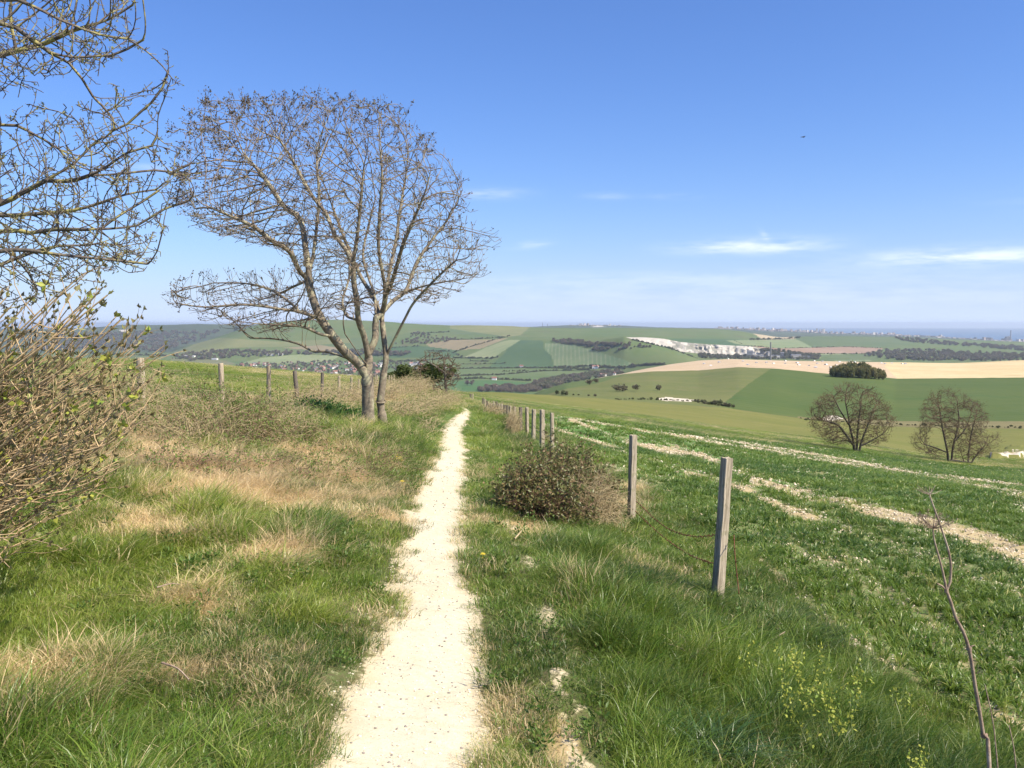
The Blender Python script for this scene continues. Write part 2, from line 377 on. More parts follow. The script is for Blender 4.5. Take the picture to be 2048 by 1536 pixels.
# quarry cliff: gullies, ledges and spoil cones
_pm = in_poly(*pix(GX, GD, GZ), [(1977, 914), (2005, 905), (2020, 898), (2040, 898), (2062, 905), (2064, 914), (2020, 917), (1985, 919)])
GZ += np.where(_pm & (GD < 400), 1.2*fbm(GX*.5, GD*.5, 95, 3), 0)
cl = (GB == 9)
GPX, GPY = pix(GX, GD, GZ)
qm = sstep(1255, 1275, GPX)*(1-sstep(1520, 1550, GPX))
tcl = np.zeros(len(GB)); tcl[cl] = np.linspace(0, 1, cl.sum())
bumpc = np.sin(tcl*math.pi)[:, None]*qm
GDc = GD+bumpc*((fbm(GX/18, GZ/60, 51, 4)-.5)*(14+80*sstep(1330, 1400, GPX)))
GXc = GX
GPX, GPY = pix(GXc, GDc, GZ)
NRW, NCL = GD.shape
print('grid', NRW, NCL)

def H(X, Y):
    """ground height at world (X, Y)"""
    X = np.atleast_1d(np.asarray(X, float)); Y = np.atleast_1d(np.asarray(Y, float))
    o = np.zeros(len(X)); u = X/np.maximum(Y, .5)
    k0 = np.interp(1024+F*1.0025*u, xs, K0d)
    nr = Y < k0*.985
    if nr.any(): o[nr] = h_base(X[nr], Y[nr])+micro(X[nr], Y[nr])
    ix = np.where(~nr)[0]
    ci = np.clip(np.searchsorted(us, u), 1, NCL-1)
    for i in ix:
        c = ci[i]; f = (u[i]-us[c-1])/(us[c]-us[c-1])
        o[i] = (1-f)*np.interp(Y[i], GD[:, c-1], GZ[:, c-1])+f*np.interp(Y[i], GD[:, c], GZ[:, c])
    return o
def h1(X, Y): return float(H([X], [Y])[0])
_run = np.minimum.accumulate(GPY, axis=0)
def ground(px, py, dmin=0.0):
    """first point of ground seen at pixel (px, py)"""
    c = int(np.clip(np.searchsorted(xs, px), 1, NCL-1))
    if abs(xs[c-1]-px) < abs(xs[c]-px): c -= 1
    col = GPY[:, c]
    r0 = int(np.searchsorted(GD[:, c], dmin)) if dmin else 0
    hit = np.where(col[r0:] <= py)[0]
    if not len(hit): return None
    r = max(hit[0]+r0, 1)
    y0, y1 = col[r-1], col[r]; f = 0.5 if y0 == y1 else np.clip((y0-py)/(y0-y1), 0, 1)
    d = GD[r-1, c]*(1-f)+GD[r, c]*f
    return np.array([us[c]*d, d, GZ[r-1, c]*(1-f)+GZ[r, c]*f])

# ------------------------------------------------------------------ land cover
CROP = [(1046, 829), (1110, 832), (1200, 843), (1310, 854), (1400, 870), (1621, 893), (1716, 903), (1875, 926), (2048, 938), (2600, 985), (6000, 1300), (6000, 6000), (2300, 1720), (2048, 1490), (1900, 1405), (1700, 1300), (1600, 1205), (1510, 1110), (1400, 1050), (1290, 985), (1170, 900), (1110, 866), (1075, 845)]
VERGE_L = [(-4000, 1000), (-600, 850), (0, 815), (282, 800), (442, 790), (535, 795), (600, 806), (645, 800), (700, 792), (760, 790), (860, 798), (905, 800), (925, 806), (960, 815), (1046, 829), (1075, 845), (1110, 866), (1170, 900), (1290, 985), (1400, 1050), (1510, 1110), (1600, 1205), (1700, 1300), (1900, 1405), (2048, 1490), (2300, 1720), (6000, 6000), (-6000, 9000)]
BANDS = [([(1085, 849), (1190, 883), (1276, 914), (1361, 941), (1447, 965), (1500, 978), (1565, 1016), (1648, 1037), (1773, 1095), (1855, 1115), (1980, 1165), (2120, 1215)], 3, 17),
         ([(1139, 839), (1242, 880), (1310, 897), (1396, 912), (1481, 945), (1549, 968), (1665, 1003), (1773, 1032), (1876, 1055), (1980, 1082), (2120, 1135)], 3, 21),
         ([(1125, 835), (1173, 842), (1310, 866), (1447, 881), (1600, 905), (1875, 952), (2150, 985)], 1.8, 4),
         ([(1340, 872), (1527, 900), (1621, 917), (1716, 932), (1811, 945), (2100, 1000)], 2.2, 6),
         ([(1520, 1120), (1600, 1190), (1680, 1260), (1790, 1335)], 7, 13), ([(1980, 1420), (2100, 1490)], 10, 20)]
def bare_crop(px, py, X, Y):
    b = np.zeros(np.shape(px))
    for pts, w0, w1 in BANDS:
        d = dist_line(px, py, pts); w = np.interp(px, [pts[0][0], pts[-1][0]], [w0, w1])
        b = np.maximum(b, 1-sstep(.0, 1.75, d/w))
    ac = X+.12*Y; b = b*(.25+1.9*fbm(ac*2.6, Y*.35, 61, 5, .7)-.30)+.42*sstep(.56, .80, fbm(ac*2.0, Y*.10, 64, 4))*sstep(.35, .6, fbm(X*.8, Y*.5, 65, 3)); b = b*(.48+.75*sstep(.36, .60, fbm(X*.55+4, Y*.30, 68, 4, .6))) + .5*sstep(.58, .78, fbm(X*.9, Y*.6, 66, 4))
    return np.clip(b, 0, 1)
DRY = [((650, 1010), 190, 55, .75), ((460, 940), 260, 80, 1.1), ((300, 900), 170, 80, 1.1), ((620, 1010), 110, 45, .7), ((700, 960), 70, 30, .8), ((560, 1110), 60, 20, 1), ((250, 1040), 120, 35, .6),
       ((470, 830), 140, 40, 1), ((740, 800), 80, 18, 1), ((860, 800), 60, 16, .8), ((370, 1215), 45, 20, .7), ((160, 1230), 80, 45, .42), ((130, 1370), 110, 30, .34), ((360, 1340), 80, 18, .45), ((810, 790), 80, 14, .9), ((330, 1210), 30, 25, .7), ((1000, 800), 60, 12, .7),
       ((1230, 1000), 70, 40, .6), ((740, 1190), 50, 14, .7), ((700, 1480), 150, 60, .45), ((1060, 1060), 50, 22, .9), ((1130, 1490), 40, 60, .6), ((1090, 1230), 40, 60, .35), ((890, 790), 60, 10, .5)]
def dryness(px, py, X, Y):
    b = np.zeros(np.shape(px))
    for (c, rx, ry, s) in DRY:
        b = np.maximum(b, s*np.exp(-(((px-c[0])/rx)**2+((py-c[1])/ry)**2)))
    n = fbm(X*1.9, Y*1.3, 71, 4)
    return np.clip(b*1.7*(n*2.2-.55)+.40*sstep(.54, .78, n), 0, 1)
def worn(px, py, X, Y, e):
    """trodden strip right of the path and the worn shoulder of the path"""
    strip = [(1010, 1040), (1050, 1100), (1085, 1200), (1115, 1300), (1140, 1400), (1165, 1536), (1200, 1700)]
    d = dist_line(px, py, strip)/np.interp(py, [1040, 1536], [22, 55])
    n = fbm(X*6, Y*4, 81, 3)
    a = (1-sstep(.3, 1.4, d))*sstep(.34, .52, n)*(py > 1020)
    b = .75*(1-sstep(.0, .2, e))*sstep(.35, .62, n+.05)
    left = (1-sstep(.1, .55, e))*(X < np.interp(Y, _pd, _px))*sstep(.45, .66, n)*.8*(Y < 9)
    return np.clip(np.maximum(np.maximum(a, b), left), 0, 1)

LAB = np.zeros((NRW, NCL), int)
def lab(mask, v): LAB[mask] = v
B = GB[:, None]+np.zeros((1, NCL), int)
near = B <= 1
names = {}
def region(idx, name, material, label=None): names[idx] = (name, material)
# near
lab(near, 2)
lab(near & in_poly(GPX, GPY, VERGE_L), 1)
lab(near & in_poly(GPX, GPY, CROP), 3)
lab(near & (GX < -6.3) & (GPX < 900) & ~in_poly(GPX, GPY, VERGE_L), 4)
ef = np.ones((NRW, NCL)); ef[:NR] = e_near
lab(near & (ef < 0) & (LAB == 1), 5)
lab(B == 2, 6)
# far side of the dry valley
lab(B == 3, 7)
lab((B == 3) & in_poly(GPX, GPY, [(1552, 730), (1500, 765), (1462, 795), (1438, 812), (1500, 828), (1560, 836), (1640, 843), (1700, 845), (1790, 850), (2048, 848), (2600, 850), (4000, 860), (4000, 700), (1552, 700)]), 8)
lab((B == 3) & in_poly(GPX, GPY, [(1550, 834), (1700, 838), (1780, 842), (1850, 845), (2048, 843), (4000, 850), (4000, 1000), (1550, 1000)]), 9)
lab((B == 3) & in_poly(GPX, GPY, [(1075, 700), (1300, 700), (1253, 748), (1190, 768), (1135, 777), (1090, 790), (1000, 800)]), 10)
lab(B == 4, 11)
lab((B == 4) & in_poly(GPX, GPY, [(1755, 700), (1770, 735), (1797, 762), (2600, 765), (4000, 765), (4000, 700)]), 12)
lab(B == 5, 13)
lab(B == 6, 13)                                           # valley floor meadows
lab((B >= 7) & (B <= 11), 14)                             # downland
lab((B == 12), 15); lab(B == 13, 15); lab(B == 14, 15)
vf = (B == 6) | (B == 7)
def pf(bmask, poly, v): lab(bmask & in_poly(GPX, GPY, poly), v)
hills = (B >= 6) & (B <= 11)
pf(hills, [(900, 770), (905, 762), (985, 761), (1058, 766), (1060, 778), (980, 784), (905, 782)], 16)        # bright green meadow
pf(hills, [(905, 742), (1000, 740), (1240, 736), (1250, 742), (1200, 750), (1100, 752), (905, 756)], 17)
pf(hills, [(1018, 680), (1083, 681), (1086, 698), (1100, 712), (1107, 735), (975, 735), (990, 722), (1010, 705)], 18)    # dark green between the stripes
pf(hills, [(1088, 687), (1142, 690), (1190, 703), (1250, 722), (1277, 733), (1240, 735.5), (1108, 735.5), (1102, 713), (1088, 700)], 19)   # striped
pf(hills, [(1040, 680), (1018, 680), (1000, 684), (925, 715), (985, 716)], 20)                         # pale stripes left
pf(hills, [(850, 688), (900, 680), (985, 679), (1015, 676), (960, 698), (900, 702), (860, 696)], 21)      # brown field
pf(hills, [(1020, 672), (900, 640), (900, 668), (1015, 674)], 18+4)                                      # 22 soft green
pf(hills, [(900, 640), (1075, 640), (1040, 670), (1015, 674), (900, 658)], 23)                           # yellowish hilltop
pf(hills, [(770, 700), (780, 693), (840, 692), (915, 702), (905, 715), (770, 716)], 18)                        # dark green left of it
pf(hills, [(640, 690), (660, 678), (780, 672), (800, 690), (770, 698), (640, 702)], 22)
pf(hills, [(345, 707), (400, 684), (440, 676), (560, 684), (700, 676), (700, 686), (560, 694), (450, 696), (420, 708)], 23)
pf(hills, [(560, 696), (640, 690), (700, 700), (640, 703)], 21)
pf(hills, [(480, 727), (520, 716), (600, 709), (680, 712), (660, 722), (560, 728)], 20)                        # pale green field by the village
pf(hills, [(340, 716), (430, 718), (470, 727), (440, 738), (340, 726)], 24)
pf(hills, [(780, 735), (900, 725), (900, 770), (780, 770)], 17)
# right-hand upland
pf(hills, [(1330, 677), (1500, 679), (1545, 693), (1500, 694), (1413, 688), (1360, 684)], 18)
pf(hills, [(1450, 681), (1545, 678), (1590, 678), (1624, 695), (1560, 697), (1470, 688)], 20)
pf(hills, [(1505, 667), (1560, 667), (1620, 672), (1600, 678), (1525, 680)], 25)                            # pale stubble
pf(hills, [(1468, 689), (1560, 697), (1700, 693), (1767, 697), (1735, 707), (1650, 707), (1560, 705), (1500, 692)], 26)   # ploughed
pf(hills, [(1585, 676), (1615, 670), (1800, 670), (1830, 685), (1780, 695), (1700, 693), (1625, 695)], 22)
pf(hills, [(1620, 708), (1740, 709), (1740, 722), (1650, 722)], 20)
pf(hills, [(1640, 710), (1740, 708), (1760, 720), (1640, 722)], 22)
# scars of bare chalk
qy = (B == 9) & (GPX > 1252) & (GPX < 1550)
lab(qy, 27)
scar = ((B == 9) & (GPX > 1335) & (GPX < 1412) & (fbm(GX/14, GZ/14, 91, 4) > .47)) | ((B == 9) & (GPX > 1412) & (GPX < 1555) & (fbm(GX/8, GZ/38, 92, 4, .6)+sstep(1480, 1550, GPX)*.08 > .60))
lab(scar, 28)
pf(B >= 12, [(238, 661), (246, 659.5), (256, 661), (259, 664), (240, 664)], 27)
pf(B >= 12, [(1180, 654), (1195, 651), (1210, 653.5), (1190, 655)], 27)
NEARSC = [([(1640, 836), (1655, 832), (1672, 832), (1682, 838), (1664, 841), (1645, 841)], 3)]
lab((B == 3) & in_poly(GPX, GPY, [(1305, 798), (1330, 795), (1360, 797), (1395, 801), (1380, 804), (1330, 802)]), 29)
lab((B == 3) & in_poly(GPX, GPY, [(1640, 838), (1655, 832), (1672, 832), (1684, 838), (1664, 842), (1645, 842)]), 29)
lab(((B == 1) | (B == 0)) & in_poly(GPX, GPY, [(1977, 915), (2005, 908), (2020, 904), (2035, 904), (2060, 910), (2060, 915), (2020, 916), (1985, 919)]), 29)

# ---- ground materials
def near_ground_mat(name, soil, green, straw, chalk):
    m, t = mat(name); p = geo_pos(t)
    ch = t.attr('chalk'); dr = t.attr('dryg')
    n1 = t.noise(1.1, 6, .6, p); n2 = t.noise(30, 5, .7, p); n3 = t.noise(7, 5, .6, p); n4 = t.noise(120, 3, .6, p)
    sx = t.n('ShaderNodeSeparateXYZ', {0: p})
    far = t.ramp(sx.outputs[1], 6, 30, False)
    g = t.mix(t.ramp(n2, .3, .7), soil, green)
    g = t.mix(far, g, t.mix(t.ramp(n3, .35, .65), green, tuple(c*1.25 for c in green)))
    g = t.mix(t.m('MULTIPLY', t.ramp(n1, .5, .72), .35), g, straw)
    g = t.mix(t.ramp(t.m('ADD', dr, t.m('MULTIPLY', t.m('SUBTRACT', n3, .5), .7)), .35, .8), g, straw)
    c2 = t.mix(t.ramp(n2, .3, .75), tuple(c*.80 for c in chalk), chalk)
    c2 = t.mix(t.m('MULTIPLY', t.ramp(n4, .60, .68), .7), c2, (.26, .22, .16))
    n5 = t.noise(55, 4, .7, p); c2 = t.mix(t.m('MULTIPLY', t.ramp(n5, .56, .66), .5), c2, tuple(c*.62 for c in chalk))
    c2 = t.mix(t.m('MULTIPLY', t.ramp(n3, .5, .75), .5), c2, tuple(c*q for c, q in zip(chalk, (.82, .72, .62))))
    c2 = t.mix(t.m('MULTIPLY', t.m('SUBTRACT', 1.0, t.ramp(ch, .55, 1.05)), .75), c2, tuple(c*q for c, q in zip(chalk, (.80, .72, .62))))
    c2 = t.mix(t.m('MULTIPLY', t.ramp(t.noise(2.3, 5, .7, p), .46, .66), .38), c2, tuple(c*q for c, q in zip(chalk, (.80, .73, .64))))
    k = t.ramp(t.m('ADD', ch, t.m('ADD', t.m('MULTIPLY', t.m('SUBTRACT', n2, .5), .75), t.m('MULTIPLY', t.m('SUBTRACT', n3, .5), .3))), .42, .6)
    col = t.mix(k, g, c2)
    out(t, principled(t, col, .95, bump(t, t.m('ADD', n2, t.m('MULTIPLY', n4, .6)), .35, .012), .08))
    return m
CHALK = (.60, .55, .405)
M_near = near_ground_mat('turf_and_chalk', (.10, .085, .045), (.085, .125, .035), (.34, .26, .135), CHALK)
M_crop = near_ground_mat('crop_soil', (.22, .17, .10), (.085, .16, .04), (.40, .31, .19), (.44, .38, .235))
M_past = field_mat('pasture', (.125, .14, .036), (.17, .165, .05), .035, c3=(.20, .18, .07), fine=1.2)
M_pastL = field_mat('pasture_left', (.125, .145, .045), (.16, .16, .06), .05, c3=(.20, .20, .09), fine=.9)
GREEN_D = field_mat('green_corn', (.062, .098, .026), (.086, .114, .032), .008, lines=(1, -.55, 14, .4, (.10, .125, .048)), c3=(.05, .10, .028))
OLIVE = field_mat('olive_grass', (.10, .125, .040), (.145, .15, .055), .012, c3=(.165, .145, .07), fine=.35)
p1 = P(1088, 690, 4200); p2 = P(1112, 735, 3950)
stripes = (p2[0]-p1[0]-60, p2[1]-p1[1], 17, .4, (.30, .29, .18))
region(1, 'verge_ground', M_near); region(2, 'pasture', M_past); region(3, 'crop_field', M_crop); region(4, 'pasture', M_pastL)
region(5, 'path', M_near); region(6, 'pasture', field_mat('scrubby_bottom', (.10, .10, .045), (.14, .13, .06), .03, c3=(.09, .075, .05)))
region(7, 'hill_pasture', OLIVE); region(8, 'corn_field', GREEN_D); region(9, 'hill_pasture', field_mat('rough_grass', (.15, .13, .06), (.19, .17, .08), .02, c3=(.10, .115, .04)))
region(10, 'hill_pasture', field_mat('spur_grass', (.085, .125, .042), (.105, .135, .05), .01))
region(11, 'stubble_field', field_mat('stubble', (.42, .32, .20), (.53, .42, .28), .012, lines=(1, .45, 11, .5, (.28, .20, .125)), c3=(.33, .24, .155)))
region(12, 'stubble_field', field_mat('pale_stubble', (.46, .36, .19), (.56, .45, .26), .01, c3=(.40, .30, .16)))
region(13, 'valley_floor', field_mat('valley_meadow', (.075, .125, .042), (.12, .15, .055), .0035, c3=(.11, .12, .05)))
region(14, 'down_hills', field_mat('downland', (.085, .13, .042), (.12, .145, .055), .003, c3=(.12, .10, .06), fine=.02))
region(15, 'far_hills', field_mat('far_land', (.075, .10, .045), (.05, .062, .04), .0016, c3=(.14, .15, .08), fine=.006))
region(16, 'meadow', field_mat('bright_meadow', (.06, .125, .042), (.075, .135, .048), .01))
region(17, 'meadow', field_mat('soft_meadow', (.095, .135, .052), (.12, .15, .058), .006))
region(18, 'corn_field', field_mat('young_corn', (.058, .105, .045), (.075, .12, .05), .006))
region(19, 'striped_field', field_mat('drilled_corn', (.10, .16, .07), (.15, .19, .09), .005, lines=stripes, fine=.02))
region(20, 'pale_field', field_mat('pale_corn', (.15, .20, .09), (.22, .24, .12), .004, lines=(1, .5, 60, .3, (.26, .26, .15))))
region(21, 'fallow_field', field_mat('fallow', (.20, .17, .095), (.26, .21, .12), .004, c3=(.13, .14, .07)))
region(22, 'meadow', field_mat('dull_green', (.085, .125, .05), (.11, .14, .06), .004))
region(23, 'meadow', field_mat('dry_green', (.14, .16, .065), (.19, .19, .085), .004))
region(24, 'meadow', field_mat('grey_green', (.16, .16, .085), (.13, .14, .06), .006))
region(25, 'stubble_field', field_mat('far_stubble', (.34, .28, .17), (.42, .34, .21), .004))
region(26, 'ploughed_field', field_mat('plough', (.24, .165, .115), (.30, .21, .15), .004))
M_white = field_mat('quarry_chalk', (.52, .48, .41), (.36, .33, .28), .05, c3=(.27, .25, .21), fine=.3)
region(27, 'quarry_cliff', M_white)
region(28, 'quarry_scrub', field_mat('cliff_scrub', (.19, .19, .15), (.27, .25, .21), .03, c3=(.40, .38, .33)))
region(29, 'chalk_scar', field_mat('chalk_spoil', (.58, .52, .42), (.46, .40, .31), .3, c3=(.50, .42, .3), fine=1.5))

chalk = np.zeros((NRW, NCL)); dryg = np.zeros((NRW, NCL))
s_ = slice(0, NR)
gx, gd, gpx, gpy = GX[s_], GD[s_], GPX[s_], GPY[s_]
wv = worn(gpx, gpy, gx, gd, e_near)
chalk[s_] = np.clip(np.maximum(sstep(-.24, .16, -e_near+(fbm(gx*9, gd*6, 97, 3)-.5)*.16)*1.1, .54*wv), 0, 1.2)
isc = in_poly(gpx, gpy, CROP)
chalk[s_] = np.where(isc, bare_crop(gpx, gpy, gx, gd)*.74, chalk[s_])
dryg[s_] = dryness(gpx, gpy, gx, gd)
dryg[s_] = np.maximum(dryg[s_], .5*(1-sstep(0, .22, e_near))*(e_near > 0)*(LAB[s_] == 1))

def build_regions():
    fl = LAB[:-1, :-1]
    idx = np.arange(NRW*NCL).reshape(NRW, NCL)
    quads = np.stack([idx[:-1, :-1], idx[:-1, 1:], idx[1:, 1:], idx[1:, :-1]], -1)
    V = np.stack([GXc, GDc, GZ], -1).reshape(-1, 3)
    ca, da = chalk.ravel(), dryg.ravel()
    for v in sorted(names):
        q = quads[fl == v]
        if not len(q): print('empty region', v); continue
        used, inv = np.unique(q, return_inverse=True)
        name, m = names[v]
        me = mesh_np(name, V[used], inv.reshape(-1, 4), 4, [m], True, {'chalk': ca[used], 'dryg': da[used]})
        obj(name, me, kind='structure')
build_regions()

# a skirt of land behind and beside the camera so that the ground does not stop at the frame
def skirt():
    a = np.linspace(R(58), R(302), 60); r = np.array([.3, 1, 2, 4, 8, 15, 30, 60, 110])
    X = r[:, None]*np.sin(a)[None]; Y = r[:, None]*np.cos(a)[None]
    Z = h_base(np.clip(X, -20, 20), np.clip(Y, -4, 40))*1.0-.05-.02*np.maximum(-Y-4, 0)
    n0, n1 = X.shape; idx = np.arange(n0*n1).reshape(n0, n1)
    q = np.stack([idx[:-1, :-1], idx[1:, :-1], idx[1:, 1:], idx[:-1, 1:]], -1).reshape(-1, 4)
    me = mesh_np('ground', np.stack([X, Y, Z], -1).reshape(-1, 3), q, 4, [M_pastL], True)
    obj('ground', me, kind='structure')
skirt()

# sea, out to the horizon
def sea():
    m, t = mat('sea_water'); p = geo_pos(t)
    n = t.noise(.0006, 4, .6, p); nb = t.noise(.02, 3, .6, p)
    out(t, principled(t, t.mix(t.ramp(n, .35, .65), (.035, .085, .14), (.05, .11, .17)), .35, bump(t, nb, .3, 2.0), .5))
    a = np.linspace(-R(80), R(80), 120); r = np.array([5000, 9000, 15000, 25000, 47000.])
    X = r[:, None]*np.sin(a); Y = r[:, None]*np.cos(a); Z = X*0-190.0
    n0, n1 = X.shape; idx = np.arange(n0*n1).reshape(n0, n1)
    q = np.stack([idx[:-1, :-1], idx[:-1, 1:], idx[1:, 1:], idx[1:, :-1]], -1).reshape(-1, 4)
    obj('sea', mesh_np('sea', np.stack([X, Y, Z], -1).reshape(-1, 3), q, 4, [m]), kind='structure')
sea()

# air
def haze():
    m = bpy.data.materials.new('air'); m.use_nodes = True; t = NT(m.node_tree)
    v = t.n('ShaderNodeVolumePrincipled', {'Color': (.76, .87, 1, 1), 'Density': 4.2e-5, 'Anisotropy': .25})
    t.n('ShaderNodeOutputMaterial', {1: v.outputs[0]})
    x0, x1, y0, y1, z0, z1 = -52000, 52000, -2000, 52000, -203, 48
    V = [(x, y, z) for x in (x0, x1) for y in (y0, y1) for z in (z0, z1)]
    Fq = [(0, 1, 3, 2), (4, 6, 7, 5), (0, 4, 5, 1), (2, 3, 7, 6), (0, 2, 6, 4), (1, 5, 7, 3)]
    obj('haze', mesh_np('haze', np.array(V, float), np.array(Fq), 4, [m]), kind='stuff')
haze()
# ------------------------------------------------------------------ branch and leaf geometry
def norm(v):
    return v/np.maximum(np.linalg.norm(v, axis=-1, keepdims=True), 1e-9)
def tubes(pos, par, rad, k=3):
    """one mesh of tapering tubes for a tree of nodes (position, parent, radius)"""
    pos = np.asarray(pos, float); par = np.asarray(par); rad = np.asarray(rad, float)
    e = np.where(par >= 0)[0]; pr = par[e]
    ed = norm(pos[e]-pos[pr])
    n = len(pos)
    main = np.full(n, -1); best = np.full(n, -1.0)
    order = np.argsort(rad[e])
    main[pr[order]] = e[order]
    nd = np.zeros((n, 3)); nd[e] += ed
    mk = main[pr] == e
    nd[pr[mk]] += ed[mk]
    nd = norm(nd)
    ref = np.array([.31, .93, .19])
    def ring(c, d, r):
        a = norm(np.cross(d, ref)); b = np.cross(d, a)
        th = np.arange(k)*2*np.pi/k
        return c[:, None]+r[:, None, None]*(a[:, None]*np.cos(th)[None, :, None]+b[:, None]*np.sin(th)[None, :, None])
    ds = np.where(mk[:, None], nd[pr], ed); rs = np.where(mk, rad[pr], np.minimum(rad[pr]*.9, rad[e]*1.25))
    R0 = ring(pos[pr], ds, rs); R1 = ring(pos[e], nd[e], rad[e])
    V = np.concatenate([R0, R1], 1).reshape(-1, 3)
    m = len(e); base = np.arange(m)[:, None]*2*k; j = np.arange(k)[None]; j2 = (j+1) % k
    q = np.stack([base+j, base+j2, base+k+j2, base+k+j], -1).reshape(-1, 4)
    return V, q
def leaves(C0, dirs, ln, wd, fold=.35, rs=rng):
    """folded four-cornered leaf blades growing from C0 along dirs"""
    C0 = np.asarray(C0, float); n = len(C0); d = norm(np.asarray(dirs, float))
    side = norm(np.cross(d, rs.normal(size=(n, 3)))); up = np.cross(side, d)
    ln = np.broadcast_to(ln, n)[:, None]; wd = np.broadcast_to(wd, n)[:, None]
    a = C0; b = C0+d*ln*.45+side*wd*.5+up*wd*fold; c = C0+d*ln; e = C0+d*ln*.45-side*wd*.5+up*wd*fold
    V = np.stack([a, b, c, e], 1).reshape(-1, 3); i = np.arange(n)[:, None]*4
    F_ = np.concatenate([i+np.array([[0, 1, 2]]), i+np.array([[0, 2, 3]])], 0)
    return V, F_, np.repeat(rs.random(n), 4)
def spline(pts, step):
    """Catmull-Rom through points (n, m) resampled at about step"""
    pts = np.asarray(pts, float); p = np.vstack([2*pts[0]-pts[1], pts, 2*pts[-1]-pts[-2]]); o = [pts[0]]
    for i in range(1, len(p)-2):
        L = np.linalg.norm(p[i+1][:3]-p[i][:3]); n = max(1, int(round(L/step)))
        for t in (np.arange(1, n+1)/n):
            o.append(.5*((2*p[i])+(-p[i-1]+p[i+1])*t+(2*p[i-1]-5*p[i]+4*p[i+1]-p[i+2])*t*t+(-p[i-1]+3*p[i]-3*p[i+1]+p[i+2])*t**3))
    return np.array(o)
class Skel:
    def __init__(s): s.pos = []; s.par = []; s.fix = []
    def limb(s, pts, step=.09, attach=True, r=None):
        """a traced limb of (x, y, z) points; its foot joins the nearest node already there"""
        sp = spline(pts, step); par = -1; st = 0
        if s.pos and attach:
            P_ = np.array(s.pos); par = int(np.argmin(((P_-sp[0])**2).sum(1))); st = 1
        for q in sp[st:]:
            s.pos.append(q); s.par.append(par); par = len(s.pos)-1
        return par
    def grow(s, A, di, dk, step, iters, trop=(0, 0, .15), jit=.18, seed=1, maxch=3, inert=1.1, dzmin=-.3, forbid=None):
        rs = np.random.default_rng(seed)
        pos = np.array(s.pos); par = list(s.par); A = np.array(A)
        nn = np.zeros(len(A), int); nd = np.full(len(A), 1e9)
        def upd(i0):
            P_ = pos[i0:]
            for c in range(0, len(P_), 1500):
                D = ((A[:, None]-P_[None, c:c+1500])**2).sum(-1); j = D.argmin(1); dmin = D[np.arange(len(A)), j]
                b = dmin < nd; nd[b] = dmin[b]; nn[b] = j[b]+i0+c
        nf0 = len(pos); upd(0); alive = np.ones(len(A), bool); nch = np.zeros(len(pos)+60000, int)
        for it in range(iters):
            act = alive & (nd < di*di)
            if not act.any(): break
            v = norm(A[act]-pos[nn[act]]); idx = nn[act]
            acc = np.zeros((len(pos), 3)); np.add.at(acc, idx, v)
            src = np.unique(idx); src = src[nch[src] < maxch]
            if not len(src): break
            pa_ = np.array(par)[src]; ok_ = pa_ >= 0
            pd_ = np.where(ok_[:, None], norm(pos[src]-pos[np.maximum(pa_, 0)]), 0)
            first = nch[src] > 0
            side = (src < nf0) | first
            d = norm(norm(acc[src])+pd_*np.where(side, inert*.45, inert)[:, None]+np.array(trop)+rs.normal(size=(len(src), 3))*jit)
            d[:, 2] = np.maximum(d[:, 2], dzmin); d = norm(d)
            new = pos[src]+d*step; i0 = len(pos)
            if forbid is not None:
                nch[src] += 1; nch[src] -= 1; k_ = ~forbid(new); new = new[k_]; nch[src[~k_]] = 9; src = src[k_]
            nch[src] += 1; par.extend(src.tolist()); pos = np.vstack([pos, new])
            upd(i0); alive &= nd > dk*dk
            if len(pos) > 45000: break
        s.pos = list(pos); s.par = par
    def shoots(s, L0, L1, step, bias, seed, prob=1.0, spread=.25, nside=0):
        """straight young shoots beyond every tip"""
        rs = np.random.default_rng(seed); has = set(s.par); tips = [i for i in range(len(s.pos)) if i not in has]
        for i in tips:
            if rs.random() > prob or s.par[i] < 0: continue
            d0 = norm(np.array(s.pos[i])-np.array(s.pos[s.par[i]]))
            for c in range(1+(rs.random() < .45)+nside):
                d = norm(d0+np.array(bias)+rs.normal(size=3)*(spread+.25*(c > 0))); cur = np.array(s.pos[i]); par = i
                for k in range(max(2, int(rs.uniform(L0, L1)/step))):
                    d = norm(d+rs.normal(size=3)*.06+np.array([0, 0, .03])); cur = cur+d*step; s.pos.append(cur); s.par.append(par); par = len(s.pos)-1
    def radii(s, tip, expo, cap=None):
        n = len(s.pos); par = s.par; a = np.zeros(n); has = np.zeros(n, bool)
        for p in par:
            if p >= 0: has[p] = True
        r = np.zeros(n)
        for i in range(n-1, -1, -1):
            v = a[i]+(tip**expo if not has[i] else 0); a[i] = v
            if par[i] >= 0: a[par[i]] += v
        # parents can come later than children only through attachment, which keeps par[i] < i
        r = a**(1/expo)
        if cap is not None: r = np.minimum(r, cap)
        return r, has

def tree_thing(name, label, cat, sk, rad, base, split, bark, twig, kthick=8, group=None, trunk='trunk', crown='branches'):
    """Empty at the foot > trunk (thick wood) and branches (thin wood)"""
    pos = np.array(sk.pos); par = np.array(sk.par); base = np.array(base, float)
    t = obj(name, None, label=label, cat=cat, loc=base, group=group)
    def sub(mask, k, nm, m):
        p2 = np.where(mask, par, -1)
        e = mask & (par >= 0)
        keep = np.zeros(len(pos), bool); keep[np.where(e)[0]] = True; keep[par[e]] = True
        ids = np.where(keep)[0]; mp = np.full(len(pos), -1); mp[ids] = np.arange(len(ids))
        pp = np.where(e[ids], mp[np.maximum(par[ids], 0)], -1)
        V, q = tubes(pos[ids]-base, pp, rad[ids], k)
        return obj(nm, mesh_np(nm, V, q, 4, [m], True), t)
    thick = rad > split
    a = sub(thick, kthick, trunk, bark) if thick.sum() > 1 else None
    b = sub(~thick, 4 if split > .012 else 3, crown, twig)
    return t, a, b

